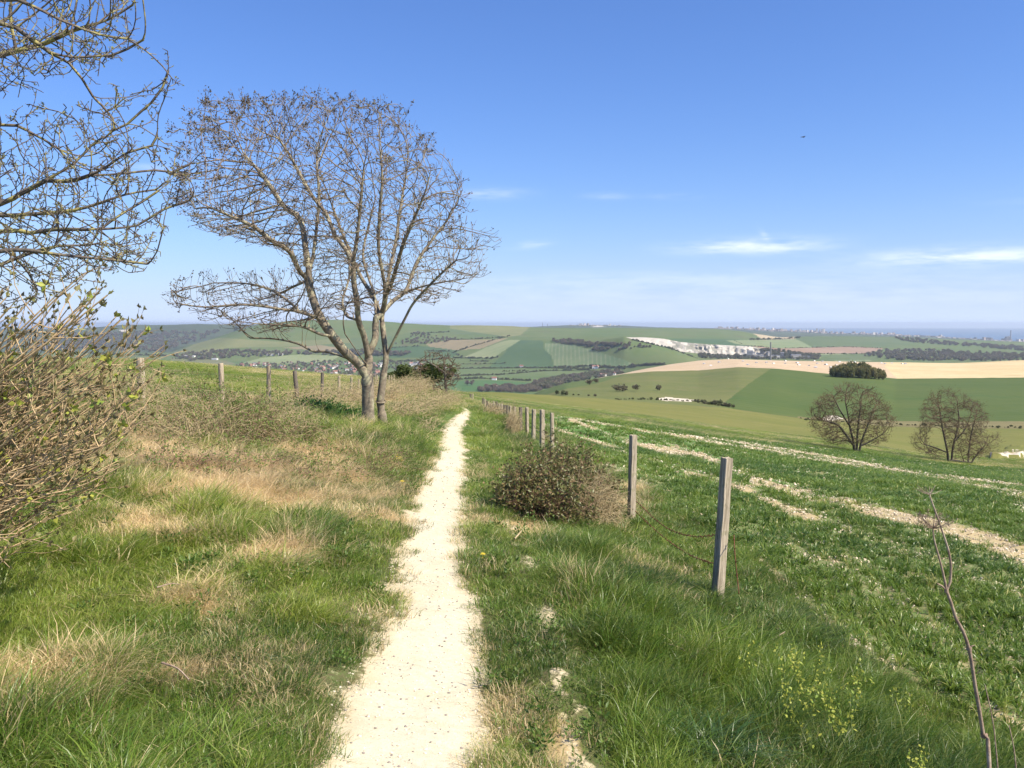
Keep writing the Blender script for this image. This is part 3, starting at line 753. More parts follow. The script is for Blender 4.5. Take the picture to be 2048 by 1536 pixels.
# ------------------------------------------------------------------ grass
def tuft(name, nb, rad_, hmin, hmax, wd, bend, lean, mat_, seed, seg=3, droop=.25):
    rs = np.random.default_rng(seed)
    th = rs.random(nb)*2*np.pi; rr = rad_*np.sqrt(rs.random(nb)); bx, by = rr*np.cos(th), rr*np.sin(th)
    az = th+rs.normal(size=nb)*.9; h = hmin+(hmax-hmin)*rs.random(nb)**1.2; out_ = bend*(.35+rs.random(nb))*h
    dx = np.cos(az)*out_+lean*h; dy = np.sin(az)*out_
    w = wd*(.6+.7*rs.random(nb)); fa = rs.random(nb)*np.pi; sx, sy = np.cos(fa)*w/2, np.sin(fa)*w/2
    V = []; 
    for i in range(seg+1):
        t = i/seg; x = bx+dx*t**1.8; y = by+dy*t**1.8; z = h*(t-droop*t**3)-.01*(i == 0)
        f = (1-t**1.6)
        if i < seg: V += [np.stack([x-sx*f, y-sy*f, z], 1), np.stack([x+sx*f, y+sy*f, z], 1)]
        else: V.append(np.stack([x, y, z], 1))
    V = np.stack(V, 1); nv = V.shape[1]; V = V.reshape(-1, 3); b = np.arange(nb)[:, None]*nv; T = []
    for i in range(seg-1):
        a = 2*i; T += [b+np.array([[a, a+1, a+3]]), b+np.array([[a, a+3, a+2]])]
    a = 2*(seg-1); T.append(b+np.array([[a, a+1, a+2]]))
    me = mesh_np(name, V, np.concatenate(T), 3, [mat_], False, {'bv': np.repeat(rs.random(nb), nv)})
    return me

def scatter_object(name, variants, pts, rot, scl, tint, dry, label, kind='stuff'):
    """one object of countless pieces: points that carry copies of the variant meshes"""
    src = bpy.data.collections.new(name+'_pieces')
    for i, me in enumerate(variants):
        o = bpy.data.objects.new('%s_piece_%02d' % (name, i), me); src.objects.link(o)
    me = bpy.data.meshes.new(name); n = len(pts); me.vertices.add(n)
    me.vertices.foreach_set('co', np.ascontiguousarray(pts, np.float32).ravel())
    for an, ty, av in (('rot', 'FLOAT_VECTOR', rot), ('scl', 'FLOAT_VECTOR', scl)):
        a = me.attributes.new(an, ty, 'POINT'); a.data.foreach_set('vector', np.ascontiguousarray(av, np.float32).ravel())
    for an, av in (('tint', tint), ('dry', dry)):
        a = me.attributes.new(an, 'FLOAT', 'POINT'); a.data.foreach_set('value', np.ascontiguousarray(av, np.float32))
    a = me.attributes.new('pick', 'INT', 'POINT'); a.data.foreach_set('value', rng.integers(0, len(variants), n).astype(np.int32))
    o = obj(name, me, label=label, kind=kind)
    g = bpy.data.node_groups.new(name+'_scatter', 'GeometryNodeTree')
    g.interface.new_socket('Geometry', in_out='INPUT', socket_type='NodeSocketGeometry')
    g.interface.new_socket('Geometry', in_out='OUTPUT', socket_type='NodeSocketGeometry')
    N = g.nodes; L = g.links
    gi = N.new('NodeGroupInput'); go = N.new('NodeGroupOutput')
    m2p = N.new('GeometryNodeMeshToPoints'); ci = N.new('GeometryNodeCollectionInfo')
    ci.inputs['Collection'].default_value = src; ci.inputs['Separate Children'].default_value = True; ci.inputs['Reset Children'].default_value = True
    iop = N.new('GeometryNodeInstanceOnPoints'); iop.inputs['Pick Instance'].default_value = True
    def at(nm, ty):
        a = N.new('GeometryNodeInputNamedAttribute'); a.data_type = ty; a.inputs['Name'].default_value = nm
        return a.outputs[0]
    L.new(gi.outputs[0], m2p.inputs[0]); L.new(m2p.outputs[0], iop.inputs['Points']); L.new(ci.outputs[0], iop.inputs['Instance'])
    L.new(at('pick', 'INT'), iop.inputs['Instance Index']); L.new(at('scl', 'FLOAT_VECTOR'), iop.inputs['Scale'])
    e2r = N.new('FunctionNodeEulerToRotation'); L.new(at('rot', 'FLOAT_VECTOR'), e2r.inputs[0]); L.new(e2r.outputs[0], iop.inputs['Rotation'])
    L.new(iop.outputs[0], go.inputs[0])
    md = o.modifiers.new('scatter', 'NODES'); md.node_group = g
    return o

M_grass = blade_mat('grass_blades', [(.04, .10, .012), (.135, .235, .024), (.26, .33, .045), (.36, .36, .10)], .42, (.60, .47, .26))
M_cropb = blade_mat('corn_blades', [(.06, .125, .018), (.11, .19, .024), (.18, .255, .04), (.25, .29, .06)], .42, (.42, .40, .14))
G_lush = [tuft('grass_tuft', 62, .08, .07, .22, .0036, .75, .28, M_grass, 100+i) for i in range(5)]+[tuft('broad_tuft', 26, .08, .09, .25, .0062, .8, .25, M_grass, 190+i) for i in range(3)]
G_long = [tuft('long_tuft', 46, .08, .15, .32, .0040, .8, .35, M_grass, 120+i, 4, .45) for i in range(4)]
G_turf = [tuft('turf_tuft', 64, .10, .02, .075, .0032, 1.1, .1, M_grass, 140+i, 2) for i in range(4)]
G_flat = [tuft('straw_tuft', 54, .12, .05, .17, .0034, 2.2, .5, M_grass, 160+i, 4, .8) for i in range(4)]
G_crop = [tuft('corn_tuft', 13, .045, .08, .17, .0105, .9, .0, M_cropb, 180+i, 4, .5) for i in range(5)]

def sample_uv(n, y0, y1, u0=-.64, u1=.64, power=1.0):
    Y = np.sqrt(y0*y0+(y1*y1-y0*y0)*rng.random(n)); X = (u0+(u1-u0)*rng.random(n))*Y
    return X, Y
def n_for(rho, y0, y1, u0=-.64, u1=.64): return int(rho*.5*(y1*y1-y0*y0)*(u1-u0))
def make_grass():
    layers = {'lush': [], 'turf': [], 'straw': [], 'long': []}
    for (y0, y1, rho, sc) in [(1.9, 5, 560, .85), (5, 9, 330, 1.0), (9, 16, 150, 1.3), (16, 30, 46, 1.8), (30, 56, 15, 2.6)]:
        ue = 1.0 if y1 < 10 else .7
        n = n_for(rho, y0, y1, -ue, ue); X, Y = sample_uv(n, y0, y1, -ue, ue)
        e = path_edge(X, Y); Z = h_base(X, Y)+micro(X, Y, e)
        px, py = pix(X, Y, Z)
        ok = in_poly(px, py, VERGE_L) & (e > -.06+.10*rng.random(n))
        X, Y, Z, e, px, py = [a[ok] for a in (X, Y, Z, e, px, py)]
        w = worn(px, py, X, Y, e); dr = dryness(px, py, X, Y)
        lush = fbm(X*1.1+3, Y*1.1, 201, 4); cl_ = fbm(X*3.3, Y*3.3, 205, 3); hgt = (.30+.62*sstep(.3, .7, lush))*(.45+1.0*sstep(.3, .7, cl_))
        hgt *= .22+.78*sstep(.02, .75, e)
        strip = dist_line(px, py, [(1000, 1040), (1085, 1200), (1140, 1400), (1170, 1536), (1200, 1800)])/np.interp(py, [1040, 1536], [40, 95])
        hgt *= np.where(py > 1000, .35+.65*sstep(.5, 1.5, strip), 1)
        bank = sstep(.35, .9, X+.02*Y)*(Y < 12); hgt *= 1-.12*bank; hgt *= 1-.6*np.exp(-(((px-1110)/130)**2+((py-1040)/50)**2)**2); hgt *= 1-.45*sstep(.7, 1.2, X)*sstep(5.2, 6.5, Y)*(Y < 12.5)
        keep = rng.random(len(X)) > w*1.5
        tn = np.clip(.42+(fbm(X*.8, Y*.8, 211, 4)-.5)*1.7+rng.normal(size=len(X))*.14+.10*(X < -1)-.12*bank, 0, 1)
        dd = np.clip(dr*.8+rng.normal(size=len(X))*.12-.28*bank, 0, 1)
        c = rng.random(len(X)); short = hgt < .45
        kind = np.where(short, 1, np.where((dr > .45) & (c < .65), 2, np.where((c < .14) & (lush > .48), 3, 0)))
        for kk, nm in ((0, 'lush'), (1, 'turf'), (2, 'straw'), (3, 'long')):
            s = keep & (kind == kk)
            sz = sc*(.7+.6*rng.random(s.sum()))
            hz = np.clip(hgt[s]*1.1, .4, 1.35) if kk != 1 else np.clip(hgt[s]*2.6, .5, 1.4)
            zz = sz*hz*(1.0 if sc < 1.2 else 1.0/(sc**.62))
            layers[nm].append((np.stack([X[s], Y[s], Z[s]-.01], 1), np.stack([sz, sz, zz], 1), tn[s], dd[s], (fbm(X[s]*1.4, Y[s]*1.4, 251, 3)-.5)*7))
    # the low matted turf underneath everything
    for (y0, y1, rho, sc) in [(1.9, 5, 330, 1.0), (5, 9, 190, 1.2), (9, 16, 70, 1.7)]:
        n = n_for(rho, y0, y1); X, Y = sample_uv(n, y0, y1); e = path_edge(X, Y); Z = h_base(X, Y)+micro(X, Y, e); px, py = pix(X, Y, Z)
        w = worn(px, py, X, Y, e); ok = in_poly(px, py, VERGE_L) & (e > -.01+.11*rng.random(n)) & (rng.random(n) > w*1.3)
        X, Y, Z, px, py, e = [q[ok] for q in (X, Y, Z, px, py, e)]; m_ = len(X); dr = dryness(px, py, X, Y); sz = sc*(.7+.6*rng.random(m_))
        layers['turf'].append((np.stack([X, Y, Z-.004], 1), np.stack([sz, sz, sz*(.5+.8*rng.random(m_))/sc**.5], 1), np.clip(.45+(fbm(X*.9, Y*.9, 215, 4)-.5)*1.6+rng.normal(size=m_)*.15, 0, 1),
                               np.clip(dr*.7+rng.normal(size=m_)*.14+.02+.22*(1-sstep(.0, .25, e)), 0, 1), (fbm(X*1.4, Y*1.4, 251, 3)-.5)*7))
    for nm, var, lb in (('lush', G_lush, 'green grass growing on the banks beside the chalk path'), ('turf', G_turf, 'short trodden turf along the edges of the path'),
                        ('straw', G_flat, 'matted straw coloured dead grass on the banks'), ('long', G_long, 'long seeding grass standing above the bank turf')):
        L = layers[nm]; P_ = np.concatenate([l[0] for l in L]); S = np.concatenate([l[1] for l in L]); T = np.concatenate([l[2] for l in L]); D = np.concatenate([l[3] for l in L])
        rot = np.zeros((len(P_), 3)); rot[:, 2] = np.concatenate([l[4] for l in L])+rng.normal(size=len(P_))*.8
        rot[:, 0] = rng.normal(size=len(P_))*.15; rot[:, 1] = rng.normal(size=len(P_))*.15
        scatter_object({'lush': 'grass', 'turf': 'turf', 'straw': 'dead_grass', 'long': 'long_grass'}[nm], var, P_, rot, S, T, D, lb)
        print(nm, len(P_))
make_grass()

def make_crop():
    Ps, Ss, Ts, Dd = [], [], [], []
    for (y0, y1, rho, sc, u0) in [(3.6, 9, 190, 1.0, .1), (9, 17, 95, 1.25, .03), (17, 34, 34, 1.8, -.02), (34, 62, 11, 2.7, 0), (62, 108, 5.0, 3.8, .1)]:
        u1 = 1.05 if y1 < 20 else .74
        n = n_for(rho, y0, y1, u0, u1); X, Y = sample_uv(n, y0, y1, u0, u1)
        # drilled rows, 12 cm apart, running with the field's long side
        if y1 < 20:
            dx, dy = .30, .954; q = X*dy-Y*dx; q = np.round(q/.125)*.125-q; X = X+q*dy*.8; Y = Y-q*dx*.8
        Z = h_base(X, Y)+micro(X, Y, np.ones(len(X))); px, py = pix(X, Y, Z)
        b = bare_crop(px, py, X, Y)
        ok = in_poly(px, py, CROP) & (rng.random(len(X)) > b*.82)
        X, Y, Z, b = X[ok], Y[ok], Z[ok], b[ok]
        sz = sc*(.7+.5*rng.random(len(X)))*(1-.45*b); zz = sz*(1 if sc < 1.1 else 1/sc**.6)
        g = fbm(X*.35, Y*.35, 221, 4)
        Ps.append(np.stack([X, Y, Z-.006], 1)); Ss.append(np.stack([sz, sz, zz*(.75+.6*g)], 1)); Ts.append(np.clip(.4+(g-.5)*1.5+rng.normal(size=len(X))*.16, 0, 1)); Dd.append(np.clip(rng.normal(size=len(X))*.1+.5*b*(rng.random(len(X)) < .4), 0, 1))
    P_ = np.concatenate(Ps); rot = np.zeros((len(P_), 3)); rot[:, 2] = rng.random(len(P_))*6.28; rot[:, :2] = rng.normal(size=(len(P_), 2))*.12
    scatter_object('young_corn', G_crop, P_, rot, np.concatenate(Ss), np.concatenate(Ts), np.concatenate(Dd), 'young green corn growing in the chalky field')
    print('crop', len(P_))
make_crop()

def weed_mesh(name, seed, n, size, h, m):
    rs = np.random.default_rng(seed); a = rs.random(n)*6.283; e = rs.uniform(.1, .9, n)
    d = np.stack([np.cos(a), np.sin(a), e], 1); c = np.stack([rs.normal(size=n)*.015, rs.normal(size=n)*.015, rs.random(n)*h], 1)+d*.02
    V, F_, bv = leaves(c, d, size*(.6+.7*rs.random(n)), size*.42, .12, rs); return mesh_np(name, V, F_, 3, [m], False, {'bv': bv})
M_weed = leaf_mat('broad_weed_leaves', [(.06, .12, .02), (.10, .17, .03), (.15, .21, .045)], .35, .45)
def make_weeds():
    V_ = [weed_mesh('clover', 270+i, 30, .022, .035, M_weed) for i in range(4)]
    Ps, Ss = [], []
    for (y0, y1, rho, sc) in [(2, 6, 30, .9), (6, 14, 14, 1.0), (14, 30, 4, 1.4)]:
        n = n_for(rho, y0, y1); X, Y = sample_uv(n, y0, y1); e = path_edge(X, Y); Z = h_base(X, Y)+micro(X, Y, e); px, py = pix(X, Y, Z)
        ok = in_poly(px, py, VERGE_L) & (e > .08) & (fbm(X*1.6, Y*1.6, 281, 3) > .42); X, Y, Z = X[ok], Y[ok], Z[ok]
        s = sc*(.5+rng.random(len(X))); Ps.append(np.stack([X, Y, Z+.015*(rng.random(len(X)))], 1)); Ss.append(np.stack([s, s, s*(1+.8*rng.random(len(X)))], 1))
    P_ = np.concatenate(Ps); n = len(P_); r = np.zeros((n, 3)); r[:, 2] = rng.random(n)*6.28
    scatter_object('weeds', V_, P_, r, np.concatenate(Ss), rng.random(n), np.zeros(n), 'broad leaved weeds and clover growing among the verge grass')
make_weeds()

def make_pasture():
    Ps, Ss, Ts, Dd = [], [], [], []
    for (y0, y1, rho, sc, u0, u1) in [(12, 30, 26, 1.6, -.66, -.1), (30, 62, 9, 2.4, -.66, -.08), (62, 100, 3.2, 3.6, -.66, .05), (55, 130, 2.6, 4.2, -.1, .66)]:
        n = n_for(rho, y0, y1, u0, u1); X, Y = sample_uv(n, y0, y1, u0, u1)
        Z = H(X, Y) if y1 > 90 else h_base(X, Y)+micro(X, Y)
        px, py = pix(X, Y, Z); ok = ~in_poly(px, py, VERGE_L) & ~in_poly(px, py, CROP)
        X, Y, Z = X[ok], Y[ok], Z[ok]; sz = sc*(.7+.5*rng.random(len(X)))
        Ps.append(np.stack([X, Y, Z-.01], 1)); Ss.append(np.stack([sz, sz, sz/sc**.55*.55], 1))
        Ts.append(np.clip(.55+(fbm(X*.12, Y*.12, 231, 4)-.5)*1.2+rng.normal(size=len(X))*.12, 0, 1)); Dd.append(np.clip(.12+(fbm(X*.2, Y*.2, 233, 4)-.5)*.9+rng.normal(size=len(X))*.1, 0, .8))
    P_ = np.concatenate(Ps); rot = np.zeros((len(P_), 3)); rot[:, 2] = rng.random(len(P_))*6.28
    scatter_object('pasture_grass', G_lush[:3], P_, rot, np.concatenate(Ss), np.concatenate(Ts), np.concatenate(Dd), 'rough grass of the open pasture beyond the fences')
    print('pasture', len(P_))
make_pasture()

# stones
def stone_mesh(name, seed, m):
    import bmesh
    bm = bmesh.new(); bmesh.ops.create_icosphere(bm, subdivisions=1, radius=.5)
    r = random.Random(seed)
    for v in bm.verts: v.co *= r.uniform(.6, 1.15); v.co.z *= .6
    me = bpy.data.meshes.new(name); bm.to_mesh(me); bm.free(); me.materials.append(m)
    return me
def stone_mat(name, a, b, c):
    m, t = mat(name); ti = t.attr('tint', True)
    out(t, principled(t, t.mix(t.ramp(ti, .45, .55), t.mix(t.ramp(ti, 0, .5), a, b), c), .8, None, .2)); return m
M_stone = stone_mat('path_stones', (.70, .62, .48), (.55, .47, .36), (.24, .21, .18))
M_flint = stone_mat('field_flints', (.74, .66, .50), (.62, .52, .37), (.48, .39, .27))
def make_stones():
    Ps, Ss = [], []
    for (y0, y1, rho, s0) in [(2, 7, 900, .0085), (7, 16, 220, .013), (16, 45, 20, .02)]:
        n = n_for(rho, y0, y1, -.25, .05); X, Y = sample_uv(n, y0, y1, -.25, .05); e = path_edge(X, Y)
        ok = e < .12; X, Y, e = X[ok], Y[ok], e[ok]; Z = h_base(X, Y)+micro(X, Y, e)
        s = s0*(.3+rng.random(len(X))**3*1.8); Ps.append(np.stack([X, Y, Z+s*.1], 1)); Ss.append(np.stack([s, s, s], 1))
    P_ = np.concatenate(Ps); n = len(P_); r = rng.random((n, 3))*6.28
    t = rng.random(n); t = np.where(t < .62, t*.55, .5+t*.5)
    scatter_object('gravel', [stone_mesh('stone', i, M_stone) for i in range(5)], P_, r*np.array([.1, .1, 1]), np.concatenate(Ss), t, t*0, 'small loose stones and grit on the chalk path')
    Ps, Ss = [], []
    for (y0, y1, rho, s0, u0) in [(3.6, 9, 700, .020, .1), (9, 20, 380, .028, .03), (20, 50, 110, .05, -.02), (50, 108, 26, .10, .05)]:
        n = n_for(rho, y0, y1, u0, .66); X, Y = sample_uv(n, y0, y1, u0, .66)
        Z = h_base(X, Y)+micro(X, Y, np.ones(n)); px, py = pix(X, Y, Z)
        ok = in_poly(px, py, CROP) & (rng.random(n) < .06+bare_crop(px, py, X, Y)*1.1)
        X, Y, Z = X[ok], Y[ok], Z[ok]
        s = s0*(.35+rng.random(len(X))**2*1.5); Ps.append(np.stack([X, Y, Z+s*.12], 1)); Ss.append(np.stack([s, s, s*.8], 1))
    P_ = np.concatenate(Ps); n = len(P_); r = rng.random((n, 3))*6.28
    scatter_object('field_stones', [stone_mesh('flint', 20+i, M_flint) for i in range(5)], P_, r*np.array([.15, .15, 1]), np.concatenate(Ss), rng.random(n), np.zeros(n), 'chalk and flint stones lying on the bare strips of the field')
    print('stones', n)
make_stones()

# ------------------------------------------------------------------ the twin trunked tree by the path
M_bark = bark_mat('ash_bark', (.24, .20, .145), (.15, .125, .09), (.34, .32, .21), 16, .5)
M_twig = bark_mat('twig_bark', (.22, .175, .13), (.15, .115, .085), (.28, .26, .17), 9, .52)
M_bud = leaf_mat('bud_leaves', [(.085, .055, .035), (.12, .085, .045), (.15, .13, .06)], .2)
TD = 20.0
def T(x, y, dy=0.0): return P(x, y, TD+dy)
def limb_px(sk, pts, step=.10): return sk.limb([T(x, y, dy) for (x, y, dy) in pts], step)
def main_tree():
    sk = Skel()
    base = T(737, 852); base[2] = h1(base[0], base[1])-.12
    p = [base]+[T(*q) for q in ((736, 820, 0), (736, 785, 0), (735, 752, 0), (737, 725, .05), (737, 700, .05))]
    sk.limb(p, .10, False)
    L = [
     [(735, 755, 0), (716, 727, -.1), (690, 703, -.3), (663, 669, -.5), (640, 634, -.5), (627, 600, -.4), (617, 560, -.3), (622, 530, -.2), (628, 500, -.1), (634, 447, 0), (638, 392, .1), (632, 310, .3)],
     [(617, 560, -.3), (598, 540, -.6), (579, 503, -1.0), (542, 480, -1.3), (505, 452, -1.6), (454, 429, -1.9), (405, 408, -2.1)],
     [(618, 545, -.3), (612, 500, 0), (600, 440, .5), (566, 410, .8), (528, 355, 1.1), (490, 310, 1.3)],
     [(733, 748, 0), (712, 727, .3), (690, 715, .6), (655, 704, .9), (625, 702, 1.0), (597, 688, 1.1), (551, 678, 1.2), (500, 676, 1.2)],
     [(645, 640, -.5), (620, 630, -.8), (597, 623, -1.0), (560, 618, -1.2), (528, 613, -1.4), (482, 609, -1.5), (412, 614, -1.6), (352, 607, -1.7)],
     [(600, 622, -1.0), (560, 590, -.6), (519, 572, -.3), (477, 566, 0), (425, 566, .2)],
     [(618, 560, -.3), (590, 572, .3), (556, 588, .8), (520, 600, 1.2)],
     [(736, 715, 0), (732, 690, -.1), (727, 669, -.2), (717, 641, -.4), (714, 604, -.6), (708, 567, -.7), (706, 530, -.8), (712, 490, -.9), (717, 450, -1.0), (722, 401, -1.1), (728, 330, -1.2)],
     [(714, 640, -.4), (692, 630, .2), (685, 600, .6), (694, 572, .9), (700, 540, 1.1), (690, 500, 1.3), (664, 455, 1.5)],
     [(712, 545, -.8), (695, 505, -.5), (670, 470, -.3), (653, 429, -.2), (620, 385, 0), (580, 312, .2), (548, 265, .3)],
     [(738, 705, .05), (750, 678, .1), (751, 650, .2), (752, 637, .2), (764, 626, .3), (787, 601, .6), (812, 580, .9), (833, 526, 1.2), (861, 484, 1.4), (900, 432, 1.6), (925, 380, 1.7)],
     [(800, 590, .8), (835, 576, .4), (870, 567, 0), (916, 559, -.3), (955, 553, -.5)],
     [(752, 640, .2), (749, 590, .8), (738, 558, 1.2), (726, 512, 1.5), (735, 460, 1.7), (750, 400, 1.8)],
     [(765, 626, .3), (771, 586, 0), (764, 540, -.3), (757, 493, -.5), (759, 429, -.7), (764, 355, -.9), (760, 300, -1.0)],
     [(771, 590, 0), (785, 560, -.6), (805, 493, -1.1), (824, 447, -1.4), (850, 385, -1.7), (862, 340, -1.8)],
     [(735, 730, 0), (722, 715, -.5), (705, 690, -.9), (690, 668, -1.1)],
     [(663, 672, -.5), (640, 668, -.9), (610, 655, -1.3), (575, 650, -1.6), (520, 648, -1.9), (460, 640, -2.1)],
    ]
    for l in L: limb_px(sk, l)
    r2 = len(sk.pos)
    b2 = T(768, 850, .25); b2[2] = h1(b2[0], b2[1])-.12
    sk.limb([base, (base+b2)/2, b2-np.array([0, 0, .02])]); sk.limb([b2]+[T(*q) for q in ((762, 815, .25), (761, 800, .25), (767, 750, .25), (772, 715, .25), (768, 678, .3), (765, 640, .4), (770, 600, .8), (780, 540, 1.2), (792, 480, 1.5), (800, 420, 1.8), (812, 350, 2.0))], .10)
    limb_px(sk, [(772, 712, .25), (791, 674, .1), (810, 637, 0), (825, 609, -.1), (850, 580, -.3), (885, 545, -.6), (912, 521, -.9)])
    limb_px(sk, [(766, 650, .4), (750, 600, 1.4), (720, 550, 2.0), (690, 480, 2.4), (660, 400, 2.7)])
    nfix = len(sk.pos)
    env = [(322, 606), (345, 570), (400, 552), (480, 545), (560, 555), (600, 540), (560, 520), (480, 495), (400, 470), (350, 440), (338, 385), (352, 330), (348, 275), (372, 240), (405, 190), (450, 200), (480, 188), (520, 198), (555, 183), (600, 192), (640, 186), (665, 205), (700, 192), (735, 215), (762, 200), (800, 215), (830, 250), (870, 290), (895, 300), (925, 345), (940, 370), (938, 430), (955, 465), (985, 500), (985, 545), (955, 580), (915, 610), (875, 632), (820, 622), (780, 610), (740, 640), (690, 655), (640, 675), (560, 692), (480, 690), (420, 668), (380, 650), (345, 635)]
    n = 6300; A = []
    while len(A) < n:
        x = rng.uniform(315, 990, 4000); y = rng.uniform(180, 700, 4000); ok = in_poly(x, y, env)
        x, y = 655+(x[ok]-655)*.955, 455+(y[ok]-455)*.95
        q = np.clip(1-((x-660)/350)**2, .05, 1)**.5*np.clip(1-((y-430)/300)**2, .08, 1)**.5
        dy = rng.uniform(-1, 1, len(x))*3.3*q
        low = (y > 560) & (x < 620); dy = np.where(low, rng.uniform(-2.3, 1.5, len(x)), dy)
        keep = (fbm(x/55, y/55+dy*.6, 331, 3) > .35) & (rng.random(len(x)) < np.where(y > 560, .5, 1.0)*np.where((x > 760) & (y > 430), .8, 1))
        for a, b, c, k in zip(x, y, dy, keep):
            if k: A.append(T(a, b, c))
    sk.grow(np.array(A[:n]), .85, .20, .12, 75, (-.02, 0, .40), .08, 3, 3, 1.7, -.22,
            lambda q: in_poly(*pix(q[:, 0], q[:, 1], q[:, 2]), [(380, 455), (560, 500), (590, 545), (520, 560), (400, 550), (350, 500)]))
    sk.shoots(.10, .32, .05, (0, 0, .6), 9, .95, .22, 1)
    rad, has = sk.radii(.0030, 2.25)
    # the traced limbs keep the girth they have in the picture
    rad = rad*1.0
    i = np.arange(len(rad)); fix = i < nfix
    top = rad[0]; rad = rad*(.148/top)*1.0
    rad = np.maximum(rad, .0034)
    z = np.array(sk.pos)[:, 2]-base[2]
    near0 = (z < .35) & fix; rad = np.where(near0, rad*(1+.35*(1-np.clip(z, 0, .35)/.35)), rad)
    second = (i >= r2) & (i < r2+18); rad = np.where(second, np.clip(rad, .085, .12)*np.where(z < .3, 1.25, 1), rad)
    t, a, b = tree_thing('ash_tree', 'large bare twin trunked tree with brown buds on the bank left of the path', 'tree', sk, rad, base, .02, M_bark, M_twig, 9)
    # buds and first leaves in little bunches at the shoot ends, thicker towards the upper left
    pos = np.array(sk.pos); par = np.array(sk.par); tips = np.where(~has)[0]
    d = norm(pos[tips]-pos[np.maximum(par[tips], 0)]); px, py = pix(pos[tips, 0], pos[tips, 1], pos[tips, 2])
    dens = np.clip(.10+1.2*(1-sstep(380, 600, px))*(1-sstep(260, 500, py))+.8*(1-sstep(230, 330, py))+.45*(1-sstep(330, 430, px)), 0, 1.5)
    C0, D0 = [], []
    for j, tp in enumerate(tips):
        k = rng.poisson(2.8*dens[j]+.5)
        for _ in range(k): C0.append(pos[tp]+rng.normal(size=3)*.022-d[j]*rng.random()*.12); D0.append(d[j]+rng.normal(size=3)*.75+np.array([0, 0, .2]))
    C0 = np.array(C0)-base; V, F_, bv = leaves(C0, D0, .035+.04*rng.random(len(C0)), .02+.016*rng.random(len(C0)))
    obj('leaves', mesh_np('leaves', V, F_, 3, [M_bud], False, {'bv': bv}), t)
    # the wire and tie round the trunks
    for (x, y, dy, r_) in ((735, 768, 0, .135), (762, 803, .25, .105)):
        c = T(x, y, dy)-base; th = np.linspace(0, 2*np.pi, 17)[:-1]
        pp = np.stack([c[0]+r_*np.cos(th), c[1]+r_*np.sin(th), c[2]+.03*np.sin(th)], 1)
        V, q = tubes(np.vstack([pp, pp[:1]]), np.arange(-1, 16), np.full(17, .007 if x < 740 else .018), 4)
        obj('tie', mesh_np('tie', V, q, 4, [M_bark], True), t)
    print('tree nodes', len(pos), 'leaves', len(C0), 'r0', top)
main_tree()

